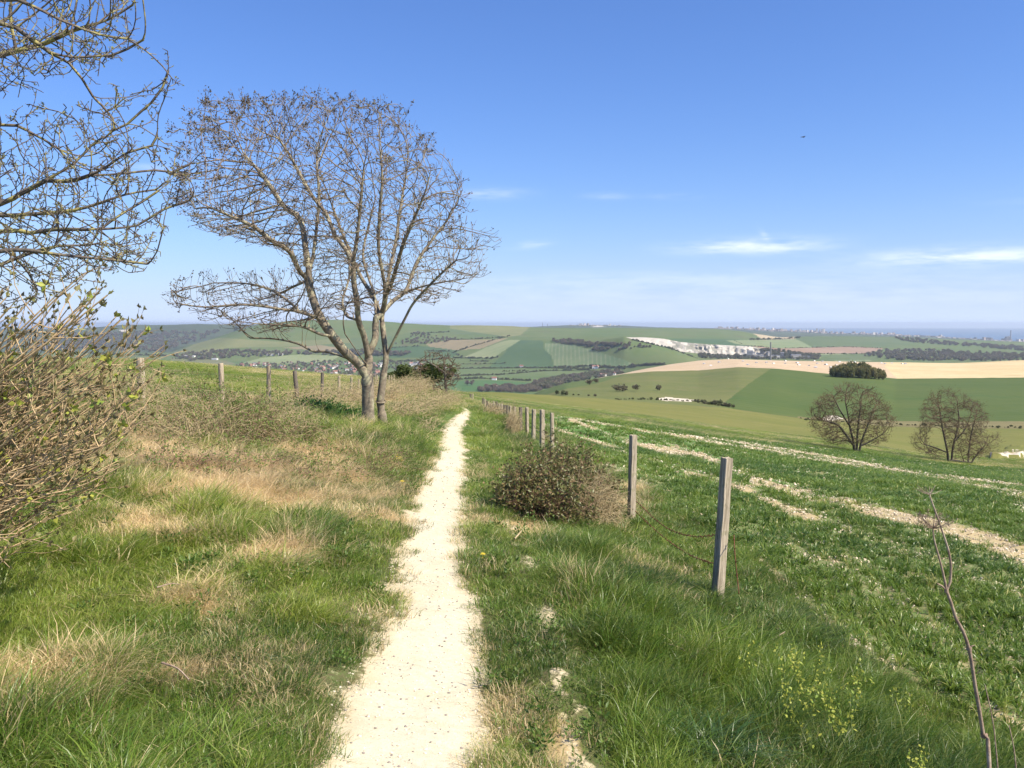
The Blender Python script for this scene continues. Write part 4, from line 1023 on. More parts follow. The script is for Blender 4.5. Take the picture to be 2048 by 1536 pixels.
# ------------------------------------------------------------------ lichened hawthorn at the left edge of the frame
M_thorn = bark_mat('hawthorn_bark', (.14, .12, .095), (.085, .07, .06), (.36, .32, .11), 40, .47)
M_thornt = bark_mat('hawthorn_twigs', (.15, .125, .10), (.09, .072, .065), (.30, .27, .11), 60, .50)
M_thleaf = leaf_mat('hawthorn_buds', [(.17, .14, .06), (.22, .22, .08), (.26, .28, .09)], .3)
def hawthorn():
    sk = Skel(); D = 4.2
    Q = lambda x, y, dy=0.0: P(x, y, D+dy)
    bx, by = -3.35, 4.4; bz = h1(bx, by)
    sk.limb([np.array([bx, by, bz-.1]), np.array([bx+.03, by, bz+.6]), np.array([bx-.02, by-.05, bz+1.2]), np.array([bx+.05, by-.1, bz+1.7]), np.array([bx+.1, by-.1, bz+2.3])], .08, False)
    L = [[Q(-420, 420), Q(-250, 250, .1), Q(-120, 90), Q(0, 47, -.1), Q(55, 73, -.1), Q(102, 106, -.1), Q(138, 126), Q(164, 157), Q(186, 193, .05), Q(204, 211), Q(226, 237), Q(228, 258), Q(204, 281)],
         [Q(102, 106, -.1), Q(146, 115, -.12), Q(224, 111, -.15)], [Q(224, 111, -.15), Q(255, 98, -.15), Q(286, 80, -.15)],
         [Q(-420, 600), Q(-200, 480, .1), Q(0, 408), Q(36, 390), Q(91, 361), Q(146, 328), Q(182, 292, .05), Q(205, 275, .05)],
         [Q(91, 361), Q(140, 362, -.1), Q(197, 343, -.15), Q(255, 306, -.2), Q(303, 292, -.2), Q(312, 276, -.2)],
         [Q(197, 343, -.1), Q(219, 350, -.1), Q(310, 341, -.1), Q(345, 345, -.1), Q(377, 330, -.1)],
         [Q(-400, 640), Q(-200, 520, -.1), Q(0, 463, -.1), Q(60, 466, -.1), Q(109, 459, -.1), Q(200, 459, -.15), Q(273, 452, -.15), Q(300, 436, -.15), Q(328, 419, -.15), Q(379, 401, -.15)],
         [Q(200, 459, -.15), Q(240, 430, -.1), Q(290, 400), Q(312, 385)],
         [Q(204, 281), Q(225, 262), Q(255, 248), Q(280, 225), Q(303, 205), Q(325, 175), Q(336, 143)],
         [Q(-420, 520), Q(-200, 470, .3), Q(0, 492, .3), Q(30, 515, .3), Q(58, 547, .3), Q(75, 580, .3)],
         [Q(-300, 300), Q(-150, 160, .4), Q(0, 110, .4), Q(80, 90, .4), Q(150, 60, .3), Q(215, 40, .3), Q(265, 10, .3)],
         [Q(-300, 200), Q(-150, 60, -.4), Q(0, 0, -.4), Q(60, 10, -.4), Q(120, 40, -.4), Q(200, 70, -.4), Q(255, 78, -.4)],
         [Q(-300, 520, .4), Q(-100, 440, .5), Q(40, 430, .5), Q(150, 420, .5), Q(250, 390, .5), Q(310, 380, .5)],
         [Q(-300, 560, -.4), Q(-100, 520, -.4), Q(30, 500, -.4), Q(120, 510, -.4), Q(220, 520, -.4), Q(295, 528, -.4)],
         [Q(-200, 300, .6), Q(0, 250, .6), Q(70, 270, .6), Q(120, 300, .6)], [Q(-300, 620, .2), Q(-80, 560, .2), Q(80, 500, .2), Q(180, 490, .2)]]
    for l in L: sk.limb(l, .06)
    nfix = len(sk.pos)
    env = [(-500, -260), (240, -200), (275, 20), (285, 85), (235, 120), (190, 150), (120, 140), (60, 170), (0, 190), (0, 250), (90, 225), (160, 235), (205, 215), (250, 190), (330, 160), (345, 180), (310, 235), (300, 280), (350, 330), (385, 350), (385, 400), (330, 430), (290, 470), (300, 530), (230, 545), (160, 560), (90, 600), (0, 620), (-500, 660)]
    A = []
    while len(A) < 3000:
        x = rng.uniform(-420, 390, 3000); y = rng.uniform(-260, 640, 3000); ok = in_poly(x, y, env) & (rng.random(3000) < np.where(x < 0, .45, 1)*np.where(x > 260, .35, 1)*np.where(y > 300, 1.0, .55))
        for a, b in zip(x[ok], y[ok]): A.append(Q(a, b, rng.uniform(-.55, .75)))
    sk.grow(np.array(A[:3000]), .26, .075, .034, 46, (.34, 0, .10), .12, 5, 3, 1.3, -.45)
    sk.shoots(.04, .12, .015, (.3, 0, .25), 19, .8, .3)
    rad, has = sk.radii(.0015, 2.5)
    rad = np.minimum(rad*1.4, .085); rad = np.where(np.arange(len(rad)) < nfix, np.maximum(rad, .0062), rad); rad = np.maximum(rad, .0022)
    base = np.array([bx, by, bz])
    t, a, b = tree_thing('hawthorn_tree', 'lichen covered hawthorn branches reaching in at the upper left edge', 'tree', sk, rad, base, .0075, M_thorn, M_thornt, 7)
    pos = np.array(sk.pos); par = np.array(sk.par); cand = np.where((rad < .0035) & (par >= 0))[0]
    # spurs: short thorny side shoots all along the twigs
    n = int(len(cand)*.9); c = rng.choice(cand, n); d = norm(pos[c]-pos[par[c]]); sd = norm(np.cross(d, rng.normal(size=(n, 3)))+d*.5)
    p0 = pos[c]-base; ln = .008+.022*rng.random(n)
    PP = np.stack([p0, p0+sd*ln[:, None]], 1).reshape(-1, 3); pa = np.tile([-1, 0], n)+np.repeat(np.arange(n)*2, 2); pa[::2] = -1
    V, q = tubes(PP, pa, np.tile([.0024, .0013], n), 3)
    obj('spurs', mesh_np('spurs', V, q, 4, [M_thornt], True), t)
    k = rng.choice(n, int(n*.5)); C0 = p0[k]+sd[k]*ln[k][:, None]
    V, F_, bv = leaves(np.repeat(C0, 2, 0), np.repeat(sd[k], 2, 0)+rng.normal(size=(2*len(k), 3))*.7, .008+.009*rng.random(2*len(k)), .006)
    obj('leaves', mesh_np('leaves', V, F_, 3, [M_thleaf], False, {'bv': bv}), t)
    print('hawthorn', len(pos))
hawthorn()

# ------------------------------------------------------------------ wayfaring shrub: a fan of straight pale stems
M_stem = bark_mat('shrub_stems', (.52, .39, .22), (.34, .24, .135), (.19, .13, .08), 22, .58)
M_wleaf = leaf_mat('shrub_leaves', [(.22, .16, .08), (.25, .22, .095), (.27, .28, .11)], .35)
M_yleaf = leaf_mat('yellow_leaves', [(.36, .38, .07), (.45, .46, .08), (.28, .40, .07)], .45)
def wayfaring():
    D = 3.9; sk = Skel(); rs = np.random.default_rng(44)
    base = P(-560, 1110, D); base[2] = h1(base[0], base[1])
    segs = []
    tipC, tipD = [], []
    N = 185
    tips_fixed = [(205, 575), (275, 690), (330, 690), (240, 640), (150, 560), (60, 600), (310, 750), (300, 830), (215, 590), (130, 575), (330, 700), (180, 640), (290, 660), (255, 700)]
    for i in range(N):
        if i < len(tips_fixed): tx, ty = tips_fixed[i]
        else:
            while True:
                tx, ty = rs.uniform(-120, 325), rs.uniform(585, 1120)
                lim = np.interp(ty, [580, 640, 700, 800, 900, 980, 1050, 1100, 1120], [165, 255, 285, 305, 280, 200, 130, 80, 40])
                if tx < lim and rs.random() < (.35+.65*np.clip((tx+100)/300, 0, 1)): break
        dy = rs.uniform(-.65, .75)
        tip = P(tx, ty, D+dy)
        # stems fan out from a base beyond the left edge
        f = np.clip((1120-ty)/560, 0, 1)
        b0 = base+np.array([rs.normal()*.22+.25*(1-f), rs.normal()*.30, 0])
        b0[2] = base[2]+.02+.35*rs.random()*(1-f)
        v = tip-b0; mid = b0+v*.5+np.array([.04, 0, -.10+.10*rs.random()])*np.linalg.norm(v)*rs.uniform(.2, 1.2)
        sag = np.array([0, 0, -.06*(1-f)])
        q1 = rs.normal(size=3)*.035; q2 = rs.normal(size=3)*.03
        sk2 = spline([b0, mid+sag, b0+v*.66+np.array([.02, 0, .02])+q1, b0+v*.8+q2, tip-v*.10+np.array([0, 0, -.025]), tip], .05)
        i0 = len(sk.pos); sk.pos += list(sk2); sk.par += [-1]+list(range(i0, i0+len(sk2)-1))
        segs.append((i0, len(sk2), rs.uniform(.0032, .0062)))
    rad = np.zeros(len(sk.pos))
    for (i0, n, r) in segs: rad[i0:i0+n] = r*np.linspace(1.25, .52, n)
    rad = list(rad)
    shoots = []
    for (i0, n, r) in segs:
        for _ in range(rs.integers(7, 13)):
            j = i0+int(n*rs.uniform(.35, .97)); shoots.append(j)
    for j in shoots:
        p = np.array(sk.pos[j]); d = norm(p-np.array(sk.pos[j-1])); L_ = rs.uniform(.07, .30)
        d2 = norm(d+rs.normal(size=3)*.55+np.array([0, 0, .22])); cur = p; par = j; r = rad[j]*.72
        nst = max(2, int(L_/.035))
        for s in range(nst):
            d2 = norm(d2+rs.normal(size=3)*.12+np.array([0, 0, .05])); cur = cur+d2*.035
            sk.pos.append(cur); sk.par.append(par); rad.append(r*(1-.5*s/nst)); par = len(sk.pos)-1
        tipC.append(cur); tipD.append(d2)
        if nst > 3:
            for k_ in ((2,) if rs.random() < .5 else (1, 3)): tipC.append(sk.pos[par-k_]); tipD.append(d2)
    for (i0, n, r) in segs: tipC.append(sk.pos[i0+n-1]); tipD.append(norm(np.array(sk.pos[i0+n-1])-np.array(sk.pos[i0+n-2])))
    rad = np.array(rad)
    t = obj('wayfaring_shrub', None, label='shrub with a fan of pale brown stems and small folded leaves, left edge', cat='shrub', loc=base)
    V, q = tubes(np.array(sk.pos)-base, sk.par, rad, 5); obj('stems', mesh_np('stems', V, q, 4, [M_stem], True), t)
    C, Dd = np.array(tipC), np.array(tipD); n = len(C)
    rep = 3; s = norm(np.cross(Dd, rs.normal(size=(n, 3))))
    C0 = np.repeat(C, rep, 0); dd = np.repeat(Dd, rep, 0)+np.stack([s, -s, s*.2], 1).reshape(-1, 3)*.7+rs.normal(size=(n*rep, 3))*.2+np.array([0, 0, .15])
    k = rs.random(n*rep) < .85; C0, dd = C0[k], dd[k]
    V, F_, bv = leaves(C0-base, dd, .013+.022*rs.random(len(C0)), .008+.013*rs.random(len(C0)), .45, rs)
    obj('leaves', mesh_np('leaves', V, F_, 3, [M_wleaf], False, {'bv': bv}), t)
    k = rs.random(len(C)) < .07; V, F_, bv = leaves(np.repeat(C[k], 4, 0)-base, rs.normal(size=(4*k.sum(), 3))+np.array([.3, 0, .2]), .035, .022, .2, rs)
    obj('leaves', mesh_np('leaves', V, F_, 3, [M_yleaf], False, {'bv': bv}), t)['label'] = 'bright yellow green young leaves'
    print('wayfaring', len(sk.pos))
wayfaring()

# ------------------------------------------------------------------ brambles
M_cane = bark_mat('bramble_canes', (.20, .105, .08), (.13, .08, .06), (.30, .22, .14), 20, .55)
M_canedry = bark_mat('dead_canes', (.46, .37, .21), (.30, .23, .13), (.50, .41, .24), 20, .5)
M_brleaf = leaf_mat('bramble_leaves', [(.095, .115, .033), (.15, .16, .05), (.23, .15, .075)], .3, .4)
M_brgreen = leaf_mat('fresh_bramble_leaves', [(.11, .17, .035), (.17, .24, .05), (.21, .28, .06)], .4)
def bramble(name, label, cat, blobs, ncane, nleaf, leafm, canem, seed, lsize=.03, step=.07, r=.003, hscale=1.0, group=None, arch=1.0):
    """blobs: (x, y, rx, ry, h) mounds in world metres. Arching canes with leaves along them"""
    rs = np.random.default_rng(seed); pos, par, rad = [], [], []
    bx, by = blobs[0][0], blobs[0][1]; base = np.array([bx, by, h1(bx, by)])
    wts = np.array([b[2]*b[3] for b in blobs]); wts = wts/wts.sum()
    starts = []
    for i in range(ncane):
        b = blobs[rs.choice(len(blobs), p=wts)]; a = rs.random()*6.283; q = math.sqrt(rs.random())
        x, y = b[0]+b[2]*q*math.cos(a)*.8, b[1]+b[3]*q*math.sin(a)*.8
        hh = b[4]*math.sqrt(max(.05, 1-(q*.85)**2))*rs.uniform(.6, 1.15)*hscale
        starts.append((x, y, hh, a, b))
    Z0 = H(np.array([s[0] for s in starts]), np.array([s[1] for s in starts]))
    tipw = []
    for (x, y, hh, a, b), z0 in zip(starts, Z0):
        # every cane rises from the foot of the mound, bows over and ends near its rounded surface
        th = rs.random()*6.283; ph = math.acos(rs.uniform(.02, 1)); rr = rs.uniform(.62, 1.22)**1.0
        ex, ey = b[0]+b[2]*math.sin(ph)*math.cos(th)*rr, b[1]+b[3]*math.sin(ph)*math.sin(th)*rr
        ez = z0+b[4]*hscale*math.cos(ph)*rr+.03
        p0 = np.array([b[0]+(x-b[0])*.75, b[1]+(y-b[1])*.75, z0-.02]); p2 = np.array([ex, ey, ez])
        p1 = (p0+p2)/2+np.array([0, 0, b[4]*rs.uniform(.15, .55)])+rs.normal(size=3)*.10*b[2]
        L_ = np.linalg.norm(p1-p0)+np.linalg.norm(p2-p1); n = max(5, int(L_/step)); i0 = len(pos); par0 = -1; off = np.zeros(3)
        for s in range(n+1):
            f = s/n; off = off*.9+rs.normal(size=3)*.012*step/.07
            pos.append((1-f)**2*p0+2*f*(1-f)*p1+f*f*p2+off); par.append(par0); par0 = len(pos)-1; rad.append(r*(1.2-.7*f)); tipw.append(.05+f**1.5)
            if s > n*.4 and rs.random() < .35:      # side shoots
                d = norm(rs.normal(size=3)+np.array([0, 0, .35])); q_ = par0
                for _ in range(rs.integers(2, 4)):
                    pos.append(pos[q_]+d*step*.8); par.append(q_); q_ = len(pos)-1; rad.append(r*.5); tipw.append(1.1); d = norm(d+rs.normal(size=3)*.25)
    pos = np.array(pos); t = obj(name, None, label=label, cat=cat, loc=base, group=group)
    V, q = tubes(pos-base, par, rad, 3); obj('stems', mesh_np('stems', V, q, 4, [canem], True), t)
    tipw = np.array(tipw); c = rs.choice(len(pos), nleaf, p=tipw/tipw.sum()); C0 = pos[c]+rs.normal(size=(nleaf, 3))*lsize*.6
    V, F_, bv = leaves(C0-base, rs.normal(size=(nleaf, 3))+np.array([.25, 0, .3]), lsize*(.5+rs.random(nleaf)), lsize*(.35+.5*rs.random(nleaf)), .2, rs)
    obj('leaves', mesh_np('leaves', V, F_, 3, [leafm], False, {'bv': bv}), t)
    return t
def gx_(px, py):
    g = ground(px, py); return g[0], g[1]
bramble('bramble_bush', 'dense dark bramble mound beside the path in front of the fence', 'bush',
        [(.26, 9.5, .46, .5, .52), (.50, 10.3, .58, .65, .74), (.02, 9.3, .30, .35, .34), (.88, 10.9, .46, .55, .70), (.45, 9.1, .42, .4, .36)], 800, 26000, M_brleaf, M_cane, 301, .036)
bramble('dry_bramble', 'tangle of dead brown stems leaning on the fence post beside the bramble mound', 'bush',
        [(.80, 9.7, .40, .4, .55), (1.12, 10.6, .26, .35, .60)], 620, 900, M_brleaf, M_canedry, 302, .02, .06, .0026, arch=.7)
bl = [(-3.9, 11.0, .9, .9, .7), (-4.9, 12.2, .9, 1.0, .85), (-3.2, 12.2, .7, .9, .55), (-5.8, 13.5, 1.0, 1.0, .85), (-4.0, 13.8, .9, 1.0, .6)]
bramble('bramble_thicket', 'brown scrubby bramble thicket in front of the left fence', 'bush', bl, 1000, 12000, M_brgreen, M_canedry, 303, .026, .08, .0032)
bramble('bramble_thicket', 'fresh green leaved bramble growing through the thicket beside the left fence', 'bush',
        [(-3.6, 11.8, .8, .9, .72), (-4.4, 12.6, .6, .7, .8), (-2.9, 12.4, .45, .5, .45)], 240, 9000, M_brgreen, M_cane, 304, .026, .08, .003)
bramble('bramble_patch', 'low bramble runners over straw on the left bank', 'bush',
        [(-2.2, 9.3, .8, .8, .28), (-1.6, 10.5, .7, .8, .25), (-3.0, 8.5, .7, .7, .30), (-1.9, 11.8, .7, .9, .25)], 170, 5200, M_brgreen, M_cane, 305, .024, .07, .0026, 1, None, .8)
bramble('bramble_bush', 'reddish brown dry bush leaning on the far fence posts right of the path', 'bush',
        [(-.02, 31.5, .30, .9, .85), (.1, 33, .3, .8, .95)], 300, 500, M_brleaf, M_canedry, 306, .03, .10, .006)
bramble('bramble_bush', 'low brown bush where the path turns at the brow', 'bush', [(-.9, 44, .8, 2.0, .5), (-.5, 49, .8, 2.0, .6)], 300, 1800, M_brleaf, M_canedry, 307, .05, .12, .008)
bramble('scrub_patch', 'dry brown scrub along the left fence behind the tree', 'scrub',
        [(-6.2, 27, 1.2, 2.0, .65), (-6.0, 33, 1.3, 3.0, .75), (-5.9, 40, 1.4, 4, .8), (-5.6, 49, 1.6, 5, .8), (-5.0, 24, .9, 1.5, .4)], 1300, 5000, M_brgreen, M_canedry, 308, .05, .13, .006)
bramble('scrub_patch', 'dull green and brown undergrowth between the twin trunked tree and the path bend', 'scrub',
        [(-3.6, 31, 1.1, 3.0, .4), (-3.6, 38, 1.2, 4.0, .45), (-3.4, 46, 1.0, 4, .5), (-2.2, 24, .6, 1.5, .25)], 700, 4200, M_brgreen, M_canedry, 309, .05, .13, .006)
bramble('nettle_patch', 'dark green nettle patch beside the twin trunked tree', 'plants',
        [(-4.5, 21.5, .55, .5, .26), (-3.9, 21.1, .45, .5, .22), (-5.1, 22.3, .5, .5, .28)], 420, 7000, leaf_mat('nettle_leaves', [(.03, .095, .015), (.045, .13, .02), (.06, .15, .03)], .25), M_brgreen, 310, .05, .07, .003)

# ------------------------------------------------------------------ fences
def wood_mat(name, c1, c2, c3):
    m, t = mat(name); co = t.n('ShaderNodeTexCoord').outputs['Object']
    mp = t.n('ShaderNodeMapping', {0: co, 3: (38, 38, 2.2)}).outputs[0]
    g = t.noise(1.4, 6, .7, mp); k = t.noise(6, 4, .6, co)
    col = t.mix(t.ramp(g, .35, .62), c1, c2); col = t.mix(t.m('MULTIPLY', t.ramp(k, .52, .68), .7), col, c3)
    crack = t.ramp(t.noise(2.6, 3, .8, mp), .60, .66); col = t.mix(t.m('MULTIPLY', crack, .8), col, tuple(x*.3 for x in c1))
    out(t, principled(t, col, .85, bump(t, g, .8, .008), .15)); return m
M_post = wood_mat('weathered_post', (.20, .165, .115), (.46, .39, .29), (.22, .21, .11))
M_post2 = wood_mat('dark_post', (.10, .085, .07), (.17, .145, .12), (.13, .13, .08))
M_rust = plain_mat('rusty_wire', (.20, .075, .035), (.12, .05, .03), 60, .8, .4)
M_wire = plain_mat('grey_wire', (.16, .14, .13), (.10, .085, .08), 60, .6, .5)
def post_mesh(w, h, seed, round_=False):
    rs = np.random.default_rng(seed); k = 12 if round_ else 12
    if round_: ang = np.linspace(0, 2*np.pi, k, endpoint=False); prof = np.stack([np.cos(ang), np.sin(ang)], 1)*w/2
    else:
        c = w/2; b = w*.09; prof = np.array([(c, -c+b), (c, 0), (c, c-b), (c-b, c), (0, c), (-c+b, c), (-c, c-b), (-c, 0), (-c, -c+b), (-c+b, -c), (0, -c), (c-b, -c)])
    zs = np.concatenate([[-.35], np.linspace(0, h-.012, 9), [h]]); V = []
    for i, z in enumerate(zs):
        j = 1+rs.normal(size=(k, 1))*.018; s = .93 if i == len(zs)-1 else 1-.05*z/h
        V.append(np.hstack([prof*j*s+rs.normal(size=(1, 2))*w*.010, np.full((k, 1), z)+(rs.normal(size=(k, 1))*.004 if i >= len(zs)-2 else 0)]))
    V = np.concatenate(V); n = len(zs)
    F4 = [(i*k+j, i*k+(j+1) % k, (i+1)*k+(j+1) % k, (i+1)*k+j) for i in range(n-1) for j in range(k)]
    V = np.vstack([V, V[-k:].mean(0)+np.array([0, 0, .003])]); top = len(V)-1; o = (n-1)*k
    me = bpy.data.meshes.new('post'); me.from_pydata(V.tolist(), [], F4+[(o+j, o+(j+1) % k, top) for j in range(k)]); me.update()
    return me
def wire(parent, pts, r, m, barbs=True, origin=(0, 0, 0), seed=0):
    rs = np.random.default_rng(seed); sp = spline(pts, .06)-np.array(origin); n = len(sp)
    pos = list(sp); par = [-1]+list(range(n-1)); rad = [r]*n
    if barbs:
        for i in range(1, n-1, 2):
            for _ in range(2):
                d = norm(rs.normal(size=3))*.016; j = len(pos); pos += [sp[i]-d, sp[i]+d]; par += [-1, j]; rad += [r*.75]*2
    V, q = tubes(pos, par, rad, 4); return obj('wire', mesh_np('wire', V, q, 4, [m], True), parent)

fence_r = obj('wire_fence', None, label='square post and barbed wire fence between the path and green field', cat='fence', loc=(1.68, 7.0, h1(1.68, 7.0)))
OR = np.array(fence_r.location)
#       px_x, d, top px_y, width m, dark?, lean
RP = [(1455, 7.0, 916, .100, 0, .055), (1266, 11.2, 870, .105, 0, .012), (1104, 23.2, 826, .085, 0, -.01), (1084, 24.6, 819.5, .115, 0, 0), (1067.5, 28.5, 818.5, .11, 0, .01), (1054, 31.5, 814.5, .10, 0, -.01),
      (1041, 35, 814, .11, 1, 0), (1029, 38, 813, .10, 0, .02), (1020, 40.5, 812, .10, 0, -.02), (1014.5, 42.5, 810.5, .10, 1, 0), (1009, 44.5, 810, .11, 1, 0), (1003.5, 46.5, 808, .10, 0, .01), (998, 48, 807, .10, 0, 0), (993, 49.5, 803.5, .11, 1, 0), (987, 52, 803, .10, 0, -.02),
      (982.5, 54, 806, .10, 0, .02), (978, 56, 805.5, .10, 0, 0), (974, 58, 803, .12, 1, 0), (970, 61, 801, .11, 0, 0), (966, 64, 800, .11, 1, .02), (941, 78, 793, .14, 1, 0), (945.5, 76, 795, .10, 0, 0)]
tops = []
for i, (x, d, ty, w, dk, lean) in enumerate(RP):
    tp = P(x, ty, d); gz = h1(tp[0], tp[1]); h = max(.55, tp[2]-gz)
    bx = tp[0]-lean*h
    me = post_mesh(w*(.78 if i < 2 else 1), h, 400+i); me.materials.append(M_post2 if dk else M_post)
    obj('post', me, fence_r, loc=np.array([bx, d, gz])-OR, rot=(rng.normal()*.01, lean, R(24) if i < 2 else R(rng.uniform(10, 35))))
    tops.append((tp, gz, h))
def sagwire(a, b, fa, fb, sag, r, m, barbs, seed):
    pa = a[0]-np.array([0, 0, a[2]*fa]); pb = b[0]-np.array([0, 0, b[2]*fb]); pa[1] -= .05; pb[1] -= .05
    ts = np.linspace(0, 1, 7); pts = [pa*(1-t)+pb*t-np.array([0, 0, sag*4*t*(1-t)]) for t in ts]
    wire(fence_r, pts, r, m, barbs, OR, seed)
def pxwire(lst, r, seed, m=M_rust):
    wire(fence_r, [P(x, y, d) for (x, y, d) in lst], r, m, True, OR, seed)
pxwire([(1272, 1002, 11.1), (1286, 1015, 10.7), (1312, 1040, 9.9), (1344, 1061, 9.1), (1389, 1073, 8.1), (1440, 1069, 7.05)], .0036, 1)
pxwire([(1270, 1022, 11.1), (1290, 1041, 10.5), (1327, 1074, 9.5), (1378, 1109, 8.3), (1438, 1131, 7.05)], .0036, 2)
pxwire([(1274, 1040, 11.1), (1300, 1075, 10.3), (1334, 1115, 9.3), (1378, 1167, 8.1), (1433, 1191, 7.05)], .0036, 3)
pxwire([(1468, 1070, 7.0), (1470, 1110, 6.8), (1474, 1150, 6.75), (1478, 1188, 6.7)], .0036, 4)
pxwire([(1258, 976, 11.2), (1225, 983, 11.8), (1188, 990, 12.6)], .0036, 5)
pxwire([(1258, 1016, 11.2), (1230, 1012, 11.8)], .0036, 6)
for i in range(2, len(tops)-3):
    for fa, sg in ((.06, .16), (.5, .10), (.78, .05)):
        if i < 12: sagwire(tops[i], tops[i+1], fa, fa, sg*(1 if i < 7 else .4), .006, M_wire, False, i)

fence_l = obj('wire_fence', None, label='round wooden post fence across the bank left of the path', cat='fence', loc=(-5.36, 13, h1(-5.36, 13)))
OL = np.array(fence_l.location); topl = []
LP = [(282, 13, 716, .118, 0, 0), (442.5, 17.3, 727, .105, 0, -.01), (536, 22, 731.5, .11, 0, 0), (601, 27, 741.5, .13, 1, .09), (645.5, 31.5, 745, .12, 1, .04), (678, 36, 752, .115, 0, 0), (703, 40.5, 755, .11, 0, .02)]
for i in range(22): LP.append((716+i*6.6+rng.uniform(-1.5, 1.5), 44+i*1.9, 760+i*.55+rng.uniform(-1.5, 2), .10, int(rng.random() < .4), rng.normal()*.03))
for i, (x, d, ty, w, dk, lean) in enumerate(LP):
    tp = P(x, ty, d); gz = h1(tp[0], tp[1]); h = max(.6, tp[2]-gz); me = post_mesh(w, h, 500+i, True); me.materials.append(M_post2 if dk else M_post)
    for p_ in me.polygons: p_.use_smooth = True
    obj('post', me, fence_l, loc=np.array([tp[0]-lean*h, d, gz])-OL, rot=(rng.normal()*.02, lean, rng.random()*6))
    topl.append((tp, gz, h))
for i in range(0, 8):
    for f in (.2, .55):
        a, b = topl[i], topl[i+1]; pa = a[0]-np.array([0, .06, a[2]*f]); pb = b[0]-np.array([0, .06, b[2]*f])
        wire(fence_l, [pa, (pa+pb)/2-np.array([0, 0, .02]), pb], .0022, M_wire, False, OL)
#@@PART3
# ------------------------------------------------------------------ smaller trees of the middle distance
def small_tree(name, label, px0, py0, d, env, dy, natt, di, dk, step, trunks, tip, expo, rootr, seed, minr, bark, twig, bud=None, nbud=0, budsize=.05, trop=(0, 0, .12), shoot=(.3, .7), lim=.05, group=None):
    rs = np.random.default_rng(seed); sk = Skel(); Q = lambda x, y, o=0.0: P(x, y, d+o)
    base = Q(px0, py0); base[2] = h1(base[0], base[1])
    first = True
    for tr in trunks:
        pts = [Q(*q) for q in tr]; g = h1(pts[0][0], pts[0][1]); 
        if abs(pts[0][2]-g) < 3 and tr[0][1] >= py0-6: pts[0][2] = g-.15
        sk.limb(pts, step, not first); first = False
    A = []; xs_, ys_ = [e[0] for e in env], [e[1] for e in env]; cx, cy = np.mean(xs_), np.mean(ys_)
    hx, hy = (max(xs_)-min(xs_))/2, (max(ys_)-min(ys_))/2
    while len(A) < natt:
        x = rs.uniform(min(xs_), max(xs_), 2000); y = rs.uniform(min(ys_), max(ys_), 2000); ok = in_poly(x, y, env) & (fbm(x/26, y/26, seed, 3) > .40)
        for a, b in zip(x[ok], y[ok]):
            q = math.sqrt(max(.05, 1-((a-cx)/hx)**2))*math.sqrt(max(.1, 1-((b-cy)/hy)**2*.8)); A.append(Q(a, b, rs.uniform(-1, 1)*dy*q))
    sk.grow(np.array(A[:natt]), di, dk, step, 60, trop, .10, seed, 3, 1.3)
    sk.shoots(shoot[0], shoot[1], step*.6, (0, 0, .3), seed+1, 1.0, .3, 2)
    rad, has = sk.radii(tip, expo); rad = np.maximum(rad*rootr/rad[0], minr)
    t, a, b = tree_thing(name, label, 'tree', sk, rad, base, lim, bark, twig, 7, group)
    if bud is not None:
        pos = np.array(sk.pos); tips = np.where(~has)[0]; k = rs.choice(tips, nbud); C0 = pos[k]+rs.normal(size=(nbud, 3))*budsize*2-base
        V, F_, bv = leaves(C0, rs.normal(size=(nbud, 3))+np.array([0, 0, .3]), budsize*(.6+.8*rs.random(nbud)), budsize*.7, .3, rs)
        obj('leaves', mesh_np('leaves', V, F_, 3, [bud], False, {'bv': bv}), t)
    print(name, len(sk.pos)); return t
M_dbark = bark_mat('sycamore_bark', (.11, .095, .075), (.07, .06, .05), (.17, .15, .11), 3, .55)
M_dtwig = bark_mat('sycamore_twigs', (.13, .095, .065), (.10, .07, .05), (.16, .10, .06), 2, .5)
M_dbud = leaf_mat('opening_buds', [(.17, .10, .05), (.16, .13, .05), (.12, .14, .04)], .3)
small_tree('sycamore_tree', 'leafless spreading tree at the field edge, the left one of two', 1712, 904, 94,
           [(1617, 833), (1640, 802), (1662, 778), (1700, 769), (1740, 779), (1768, 806), (1788, 850), (1772, 882), (1735, 893), (1705, 888), (1665, 890), (1635, 868)], 4.0, 2500, 4, .34, .27,
           [[(1710, 904), (1706, 880), (1700, 855), (1696, 830), (1690, 800)], [(1714, 904), (1715, 870), (1718, 840), (1722, 805)], [(1718, 904), (1724, 880), (1734, 855), (1744, 825)], [(1706, 890), (1694, 872), (1678, 852), (1664, 845), (1640, 840)], [(1720, 893), (1745, 880), (1765, 868)], [(1698, 850), (1680, 820), (1670, 800)]],
           .012, 2.3, .22, 61, .010, M_dbark, M_dtwig, M_dbud, 13000, .07)
small_tree('sycamore_tree', 'leafless tree of four stems at the field edge, the right one of two', 1905, 933, 103,
           [(1822, 885), (1845, 850), (1846, 815), (1868, 788), (1900, 781), (1935, 793), (1962, 815), (1975, 845), (1996, 868), (1992, 895), (1958, 918), (1920, 922), (1870, 918), (1838, 905)], 4.4, 2600, 4, .34, .28,
           [[(1897, 930), (1895, 905), (1890, 880), (1884, 850), (1880, 820)], [(1903, 930), (1905, 900), (1912, 870), (1918, 840), (1915, 810)], [(1930, 934), (1922, 905), (1915, 885)], [(1936, 934), (1938, 900), (1942, 870), (1950, 840)], [(1940, 934), (1952, 912), (1970, 890)], [(1894, 905), (1870, 895), (1845, 888)], [(1912, 880), (1930, 858), (1940, 835)]],
           .012, 2.3, .20, 62, .010, M_dbark, M_dtwig, M_dbud, 13000, .07)
